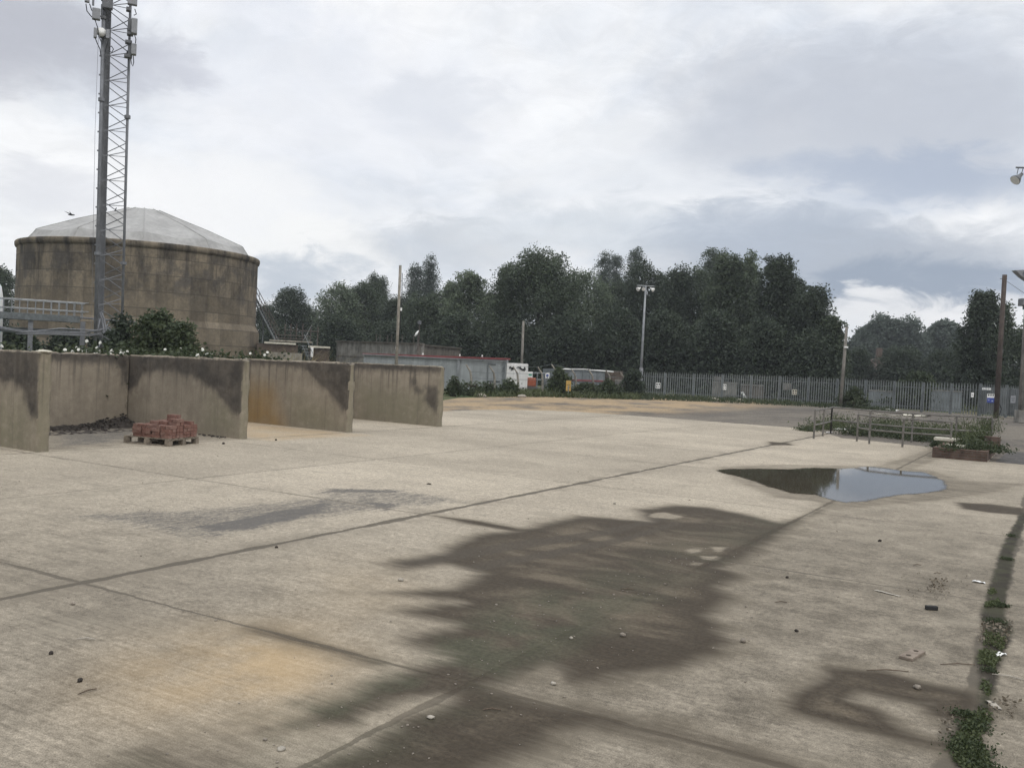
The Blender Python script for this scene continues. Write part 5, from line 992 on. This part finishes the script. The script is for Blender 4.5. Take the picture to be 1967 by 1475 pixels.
# white litter and offcuts
def sheetbit(x, y, L_, W2, h, label, mat='whiteplain', rot=0., cat='litter', name='litter', group=None):
    c = G(x, y); u_ = np.array([math.cos(rot), math.sin(rot), 0]); rr = np.random.default_rng(int(x * 7 + y)); m = MB(); n = 5; gxs, gys = np.linspace(-L_ / 2, L_ / 2, n), np.linspace(-W2 / 2, W2 / 2, 4); A, B_, FF = grid(gxs, gys)
    z = np.abs(rr.normal(0, h / 3, len(A))) + .006; vv = rr.normal(0, W2 * .06, (2, len(A))); v = c + np.outer(A + vv[0], u_) + np.outer(B_ + vv[1], np.array([-u_[1], u_[0], 0])); v[:, 2] = z
    v2 = v.copy(); v2[:, 2] -= .005; nv = len(v); m.add(np.concatenate([v, v2]), [tuple(f) for f in FF] + [tuple(int(i) + nv for i in f[::-1]) for f in FF]); o = m.build(name, M[mat], None); return tagit(o, label, cat, group)
sheetbit(1612, 826, .5, .25, .12, 'crumpled white paper at the left of the weedy strip', rot=.4); sheetbit(1595, 831, .3, .15, .06, 'white scrap on the concrete edge left of the weeds', rot=1.); sheetbit(1555, 826, .35, .2, .08, 'pale scrap at the left tip of the weedy strip', 'palestone', 1.2)
sheetbit(1760, 799, 1.5, .8, .15, 'cream plastic sheeting lying on gravel behind the rear rail', 'paleslab', .3, 'sheeting', 'plastic_sheet'); sheetbit(1718, 789, 1.2, .25, .2, 'white plank lying on gravel left of the cream sheeting', 'whiteplain', .9, 'plank', 'plank'); sheetbit(1700, 796, 1.6, .25, .03, 'thin white strip on the gravel behind the rear rail', 'paleslab', .1, 'plank', 'plank'); sheetbit(1775, 806, 1.3, .5, .05, 'pale concrete offcut on the gravel beneath the rear rail', 'conc', .1, 'slab', 'slab'); sheetbit(1805, 812, 1.2, .35, .05, 'second pale offcut on gravel right of the first', 'conc', .2, 'slab', 'slab')
q = G(1430, 765.5); m = MB(); m.tube([q + (0, 0, .0), q + np.array([0, 0, .22]) - RH * .03, q + np.array([0, 0, .36]) - RH * .15, q + np.array([0, 0, .5]) - RH * .22], [.16, .12, .09, .13], 8); tagit(m.build('plastic_bag', M['whiteplain'], None, True), 'white plastic bag caught at the foot of the palisade fence', 'bag')
for x, y, lab in ((1372, 769, 'pale concrete lump by the palisade under the wide mossy board'), (1420, 771, 'pale rubble lump left of the white plastic bag'), (1002, 763, 'pale stone at the edge of the fence grass'), (925, 762, 'sand heap stone near the first cranked post')):
    m = MB(); m.rock(G(x, y) + (0, 0, .06), (.35, .22, .14), rs, 2); tagit(m.build('rubble_lump', M['palestone'], None, True), lab, 'stone')

# ------------------------------------------------------------------ small things on the yard
def stone(x, y, s, label, mat='stone', name='stone', cat='stone', group=None, flat=.7):
    s *= .62; m = MB(); c = G(x, y); m.rock(c + (0, 0, s * flat * .75), (s, s * .8, s * flat), rs, 2); o = m.build(name, M[mat], None, True); return tagit(o, label, cat, group)
stone(1427, 1233, .045, 'round dark cobble right of the main wet patch'); stone(1196, 1222, .04, 'pale edged stone in the wet patch middle', 'stone'); stone(828, 1379, .038, 'flat pale stone near the wet drain channel', 'palestone', flat=.4); stone(1063, 1315, .03, 'small pale stone on the bright dry corner', 'palestone'); stone(770, 1116, .04, 'white chip at the left edge of the wet patch', 'palestone'); stone(531, 1052, .03, 'dark pebble beside the tarred joint', 'rubble'); stone(154, 1309, .03, 'dark pebble left of the orange stain', 'rubble'); stone(140, 1161, .035, 'brownish pebble below the joint crossing', 'stone'); stone(429, 853, .06, 'dark clod right of the brick pallet', 'rubble'); stone(530, 846, .05, 'dark clod in front of the orange tinted bay', 'rubble'); stone(824, 930, .07, 'flat dark patch of debris on open concrete', 'rubble', flat=.25); stone(1181, 968, .04, 'small white stone above the wet patch', 'palestone'); stone(1762, 1322, .05, 'brown stone below the holed brick', 'stone', flat=.5); stone(1097, 1227, .025, 'tiny white stone in the greenish wet band', 'palestone'); stone(540, 1440, .04, 'pale shard in the bottom wet channel', 'palestone', flat=.4); stone(98, 1256, .03, 'dark pebble at the lower left', 'rubble')
for x, y, s, lab in ((1530, 1213, .03, 'small stone near the joint, right of the cobble'), (1690, 1040, .04, 'dark clod beyond the scattered leaves'), (1512, 1110, .03, 'dark clod on dry concrete by the puddle side')): stone(x, y, s, lab, 'rubble')
# brick with holes
c = G(1752, 1260); hb = empty('perforated_brick', c, 'dusty perforated brick lying flat right of the wet patch', 'brick'); aa = R_(78); ax_ = np.array([math.cos(aa), math.sin(aa), 0]); MB().box(c + (0, 0, .012), (.29, .1, .024), ax_).build('body', M['dusty'], hb, bevel=.004)
for k in (-1, 1): MB().tube([c + ax_ * k * .08 + (0, 0, .024), c + ax_ * k * .08 + (0, 0, .0265)], .019, 10).build('hole', M['soil'], hb)
c = G(1789, 1171); o = MB().box(c + (0, 0, .02), (.11, .045, .04), RH).build('block', M['darkmark'], None, bevel=.008); tagit(o, 'small black rubber block near the leaf litter', 'block')
for x, y, L_, a_, lab in ((1762, 1086, .16, .2, 'short dark stick above the leaf litter'), (1801, 1102, .14, .1, 'short dark stick just right of another stick'), (1705, 1290, .5, .05, 'long faint twig beside the perforated brick'), (1840, 1278, .45, .12, 'dark twig lying across the weedy joint'), (1938, 1302, .35, -.5, 'pale curved stick right of the weedy joint'), (945, 1365, .18, .1, 'dark splinter in the lower wet area'), (1205, 1133, .2, .1, 'thin twig in the middle of the wet patch'), (1500, 1158, .2, .2, 'thin twig on dry concrete right of the wet patch'), (168, 1330, .2, 1., 'forked twig left of the orange stain'), (165, 1229, .2, .1, 'pale splinter on the left concrete bay')):
    L_ *= .62; c = G(x, y); m = MB(); d = RH * math.cos(a_) + FH * math.sin(a_); m.tube([c - d * L_ / 2 + (0, 0, .008), c + (0, 0, .014) + FH * .008, c + d * L_ / 2 + (0, 0, .008)], [.003, .005, .003], 6); tagit(m.build('stick', M['palestone' if 'pale' in lab else 'stick'], None), lab, 'stick', 'twigs lying on the concrete')
def litter(poly, n, size, nm='leaf_litter'):
    p = scatter(poly, n, rg); p[:, 2] = .012; V, F_, var = leaves(p, rg, size, 0, .6); V[:, 2] = np.clip(V[:, 2], .006, .05); o = quads(nm, V, F_, M['litter'], None, var); o['kind'] = 'stuff'
litter(gpoly([(1780, 1115), (1815, 1112), (1820, 1135), (1785, 1140)]), 110, .03); litter(gpoly([(1730, 1100), (1860, 1105), (1850, 1160), (1740, 1150)]), 110, .02); litter(gpoly([(1890, 1195), (1945, 1195), (1935, 1240), (1875, 1240)]), 260, .03); litter(gpoly([(1900, 1340), (1960, 1345), (1950, 1380), (1890, 1385)]), 90, .03); litter(gpoly([(1800, 1380), (1850, 1385), (1840, 1440), (1810, 1430)]), 60, .025)
sheetbit(1880, 1119, .12, .06, .03, 'white paper scrap left of the weedy joint', rot=.2); sheetbit(1705, 1140, .26, .04, .01, 'thin pale shard below the fine joint crack', 'palestone', -.4); sheetbit(1920, 1258, .09, .06, .03, 'white scrap in the weedy joint', rot=.8); sheetbit(1908, 1355, .16, .05, .02, 'pale bark strip at the bottom of weedy joint', 'palestone', -1.1)
mp_ = scatter(gpoly([(1905, 1120), (1925, 1165), (1940, 1205), (1930, 1240), (1910, 1290), (1900, 1340), (1905, 1385), (1885, 1405), (1888, 1440), (1905, 1480), (1838, 1480), (1828, 1430), (1852, 1392), (1882, 1366), (1887, 1300), (1880, 1262), (1893, 1230), (1885, 1190)]), 7500, rg)
nm_ = np.sin(mp_[:, 1] * 9 + np.sin(mp_[:, 0] * 21)) + np.sin(mp_[:, 1] * 3.1 + 1) * .8 + (6.6 - mp_[:, 1]) * .35; mp_ = mp_[nm_ > -.45]; mp_[:, 2] = np.abs(rg.normal(0, .012, len(mp_))) + .006
V, F_, var = leaves(mp_, rg, .022, 0, .6, .3); o = quads('creeping_moss', V, F_, M['weed'], None, var); o['kind'] = 'stuff'
# grit
m = MB()
for k in range(420):
    x, y = rs.uniform(-14, 0), rs.uniform(3, 22); s = abs(rs.normal(0, .0035)) + .0025; m.rock((x, y, s * .4), (s * 1.3, s, s * .7), rs, 1)
for k in range(260):
    x, y = -3.3 + rs.normal(0, .5), rs.uniform(3, 11); s = abs(rs.normal(0, .0035)) + .0025; m.rock((x, y, s * .4), (s * 1.3, s, s * .7), rs, 1)
o = m.build('grit', M['stone']); o['kind'] = 'stuff'
# weeds in the right joint
for i, (x, y, wm, h, n, lab) in enumerate([(1860, 1440, 0.170, 0.039, 900, 'big patch of green weeds at the bottom of the joint'), (1870, 1400, 0.130, 0.033, 520, 'moss and weeds just above the bottom weed patch'), (1852, 1375, 0.110, 0.028, 300, 'thin weeds left of the bottom joint'), (1912, 1195, 0.110, 0.028, 300, 'dark weeds beside the upper leaf litter'), (1925, 1165, 0.100, 0.028, 260, 'weeds in the joint above the litter'), (1935, 1075, 0.100, 0.028, 200, 'far dark weeds in the joint'), (1943, 1030, 0.100, 0.022, 160, 'farthest weeds in the right hand joint'), (1878, 1470, 0.150, 0.033, 500, 'weeds cut by the bottom border'), (1900, 1290, 0.070, 0.017, 120, 'sparse weeds halfway along the joint')]):
    weed(x, y, wm * 1.25, h * .55, int(n * .6), lab, 'weedd', 40 + i, 8, 'joint_weed', 'weeds growing in the right hand joint', .02, .002)

# ------------------------------------------------------------------ air
m = MB(); m.box((0, 300, 24), (1430, 1230, 52)); hz = bpy.data.materials.new('haze_air'); hz.use_nodes = True; hn = hz.node_tree; hn.nodes.clear()
ho_ = hn.nodes.new('ShaderNodeOutputMaterial'); hv = hn.nodes.new('ShaderNodeVolumePrincipled'); hv.inputs['Color'].default_value = (.86, .92, 1., 1); hv.inputs['Density'].default_value = .0004; hv.inputs['Anisotropy'].default_value = .1; hn.links.new(hv.outputs[0], ho_.inputs['Volume'])
o = m.build('haze', hz); o['kind'] = 'stuff'

# ------------------------------------------------------------------ sky and light
wd = bpy.data.worlds.new('World'); bpy.context.scene.world = wd; wd.use_nodes = True
class WB(NB):
    def __init__(s, w): s.t = w.node_tree; s.n = s.t.nodes; s.l = s.t.links; s.tc = s.n.new('ShaderNodeTexCoord'); s.pos = s.tc.outputs['Generated']
b = WB(wd); bg = b.n['Background']; SUN_EL, SUN_AZ = R_(52), R_(118)
sky = b.n.new('ShaderNodeTexSky'); sky.sky_type = 'NISHITA'; sky.sun_disc = False; sky.sun_elevation = SUN_EL; sky.sun_rotation = SUN_AZ; sky.dust_density = 3
b.l.new(sky.outputs[0], bg.inputs[0]); bg.inputs[1].default_value = .1
def dot(v):
    n = b.n.new('ShaderNodeVectorMath'); n.operation = 'DOT_PRODUCT'; b.l.new(b.pos, n.inputs[0]); n.inputs[1].default_value = v; return n.outputs['Value']
az = b.ma('ARCTAN2', dot(RH), dot(FH)); el = b.ma('ARCSINE', b.sep()[2])
cv = b.n.new('ShaderNodeCombineXYZ'); b.put(cv.inputs[0], az); b.put(cv.inputs[1], b.ma('MULTIPLY', el, 2.1)); uv = cv.outputs[0]
nD = b.noise(15., 9, .62, uv, .6); nA = b.noise(2.6, 9, .6, uv, .6); nB = b.noise(7., 6, .6, uv, .3); nC = b.noise(4., 5, .55, uv)
az2 = b.ma('ADD', az, b.ma('MULTIPLY', b.ma('SUBTRACT', nB, .5), .26)); el2 = b.ma('ADD', el, b.ma('MULTIPLY', b.ma('SUBTRACT', b.ma('ADD', b.ma('MULTIPLY', nC, .6), b.ma('MULTIPLY', nD, .4)), .5), .17))
col = b.mix(b.mr(nA, .36, .62), (.72, .765, .84), (.94, .95, .97)); col = b.mix(1., col, b.mr(nD, .3, .7, .94, 1.05), 'MULTIPLY')
def aze(x, y): r = ray(x, y); return math.atan2(r.dot(RH), r.dot(FH)), math.asin(r[2])
def cloud(x, y, sx, sy, colr, op):
    global col
    a, e = aze(x, y); dx = b.ma('DIVIDE', b.ma('SUBTRACT', az2, a), sx / FPX); dy = b.ma('DIVIDE', b.ma('SUBTRACT', el2, e), sy / FPX)
    q = b.ma('ADD', b.ma('MULTIPLY', dx, dx), b.ma('MULTIPLY', dy, dy)); col = b.mix(b.ma('MULTIPLY', b.mr(q, 0., 1.25, 1., 0.), op), col, colr)
cloud(420, 420, 330, 120, (.95, .955, .97), .8); cloud(650, 200, 420, 160, (.84, .86, .92), .6); cloud(1250, 330, 300, 120, (.80, .83, .88), .5); cloud(620, 470, 130, 60, (.95, .955, .96), .9)
cloud(40, 70, 300, 100, (.47, .485, .545), .9); cloud(310, 115, 110, 60, (.58, .60, .68), .6); cloud(830, 200, 140, 80, (.62, .66, .74), .45); cloud(850, 480, 230, 60, (.46, .51, .58), .55); cloud(570, 525, 110, 55, (.42, .49, .59), .75); cloud(1150, 440, 300, 60, (.56, .62, .69), .5); cloud(90, 360, 130, 60, (.66, .68, .75), .5)
cloud(1680, 210, 460, 170, (.5, .535, .61), .8); cloud(1760, 340, 300, 60, (.38, .45, .58), .7); cloud(1600, 520, 470, 110, (.39, .44, .525), .9); cloud(1780, 560, 300, 50, (.29, .35, .45), .9); cloud(1480, 450, 260, 60, (.44, .50, .60), .6); cloud(1730, 607, 190, 38, (.90, .905, .925), .85); cloud(1900, 620, 160, 50, (.93, .93, .95), .8); cloud(1560, 640, 160, 40, (.88, .9, .93), .6); cloud(530, 20, 300, 30, (.86, .88, .95), .4)
col = b.mix(1., col, (1.09, 1.085, 1.07), 'MULTIPLY'); zen = b.mr(el, R_(24), R_(62), 1., 1.75); col = b.mix(1., col, zen, 'MULTIPLY')
bg2 = b.n.new('ShaderNodeBackground'); b.l.new(col, bg2.inputs[0]); bg2.inputs[1].default_value = 1.
ms = b.n.new('ShaderNodeMixShader'); ms.inputs[0].default_value = .95; b.l.new(bg.outputs[0], ms.inputs[1]); b.l.new(bg2.outputs[0], ms.inputs[2]); b.l.new(ms.outputs[0], b.n['World Output'].inputs[0])
sl = bpy.data.lights.new('Sun', 'SUN'); sl.energy = 1.1; sl.angle = R_(14); sl.color = (1., .95, .88); so = bpy.data.objects.new('sun', sl); C.objects.link(so)
sd_ = Vector((math.sin(SUN_AZ) * math.cos(SUN_EL), math.cos(SUN_AZ) * math.cos(SUN_EL), math.sin(SUN_EL))); so.rotation_euler = sd_.to_track_quat('Z', 'Y').to_euler()

# ------------------------------------------------------------------ camera
cd = bpy.data.cameras.new('Camera'); cam = bpy.data.objects.new('camera', cd); C.objects.link(cam); cd.sensor_fit = 'HORIZONTAL'; cd.sensor_width = 36; cd.lens = 36 * FPX / W; cd.clip_start = .1; cd.clip_end = 3000
r_, u_, k_ = RW @ [1, 0, 0], RW @ [0, -1, 0], RW @ [0, 0, -1]
cam.matrix_world = Matrix(((r_[0], u_[0], k_[0], 0), (r_[1], u_[1], k_[1], 0), (r_[2], u_[2], k_[2], CAMH), (0, 0, 0, 1)))
sc = bpy.context.scene; sc.camera = cam; sc.view_settings.view_transform = 'Standard'; sc.view_settings.look = 'None'; sc.view_settings.exposure = 0.; sc.view_settings.gamma = 1
sc.cycles.max_bounces = 7; sc.cycles.transparent_max_bounces = 6; sc.cycles.use_denoising = True; sc.cycles.denoising_prefilter = 'FAST'; sc.cycles.use_adaptive_sampling = False
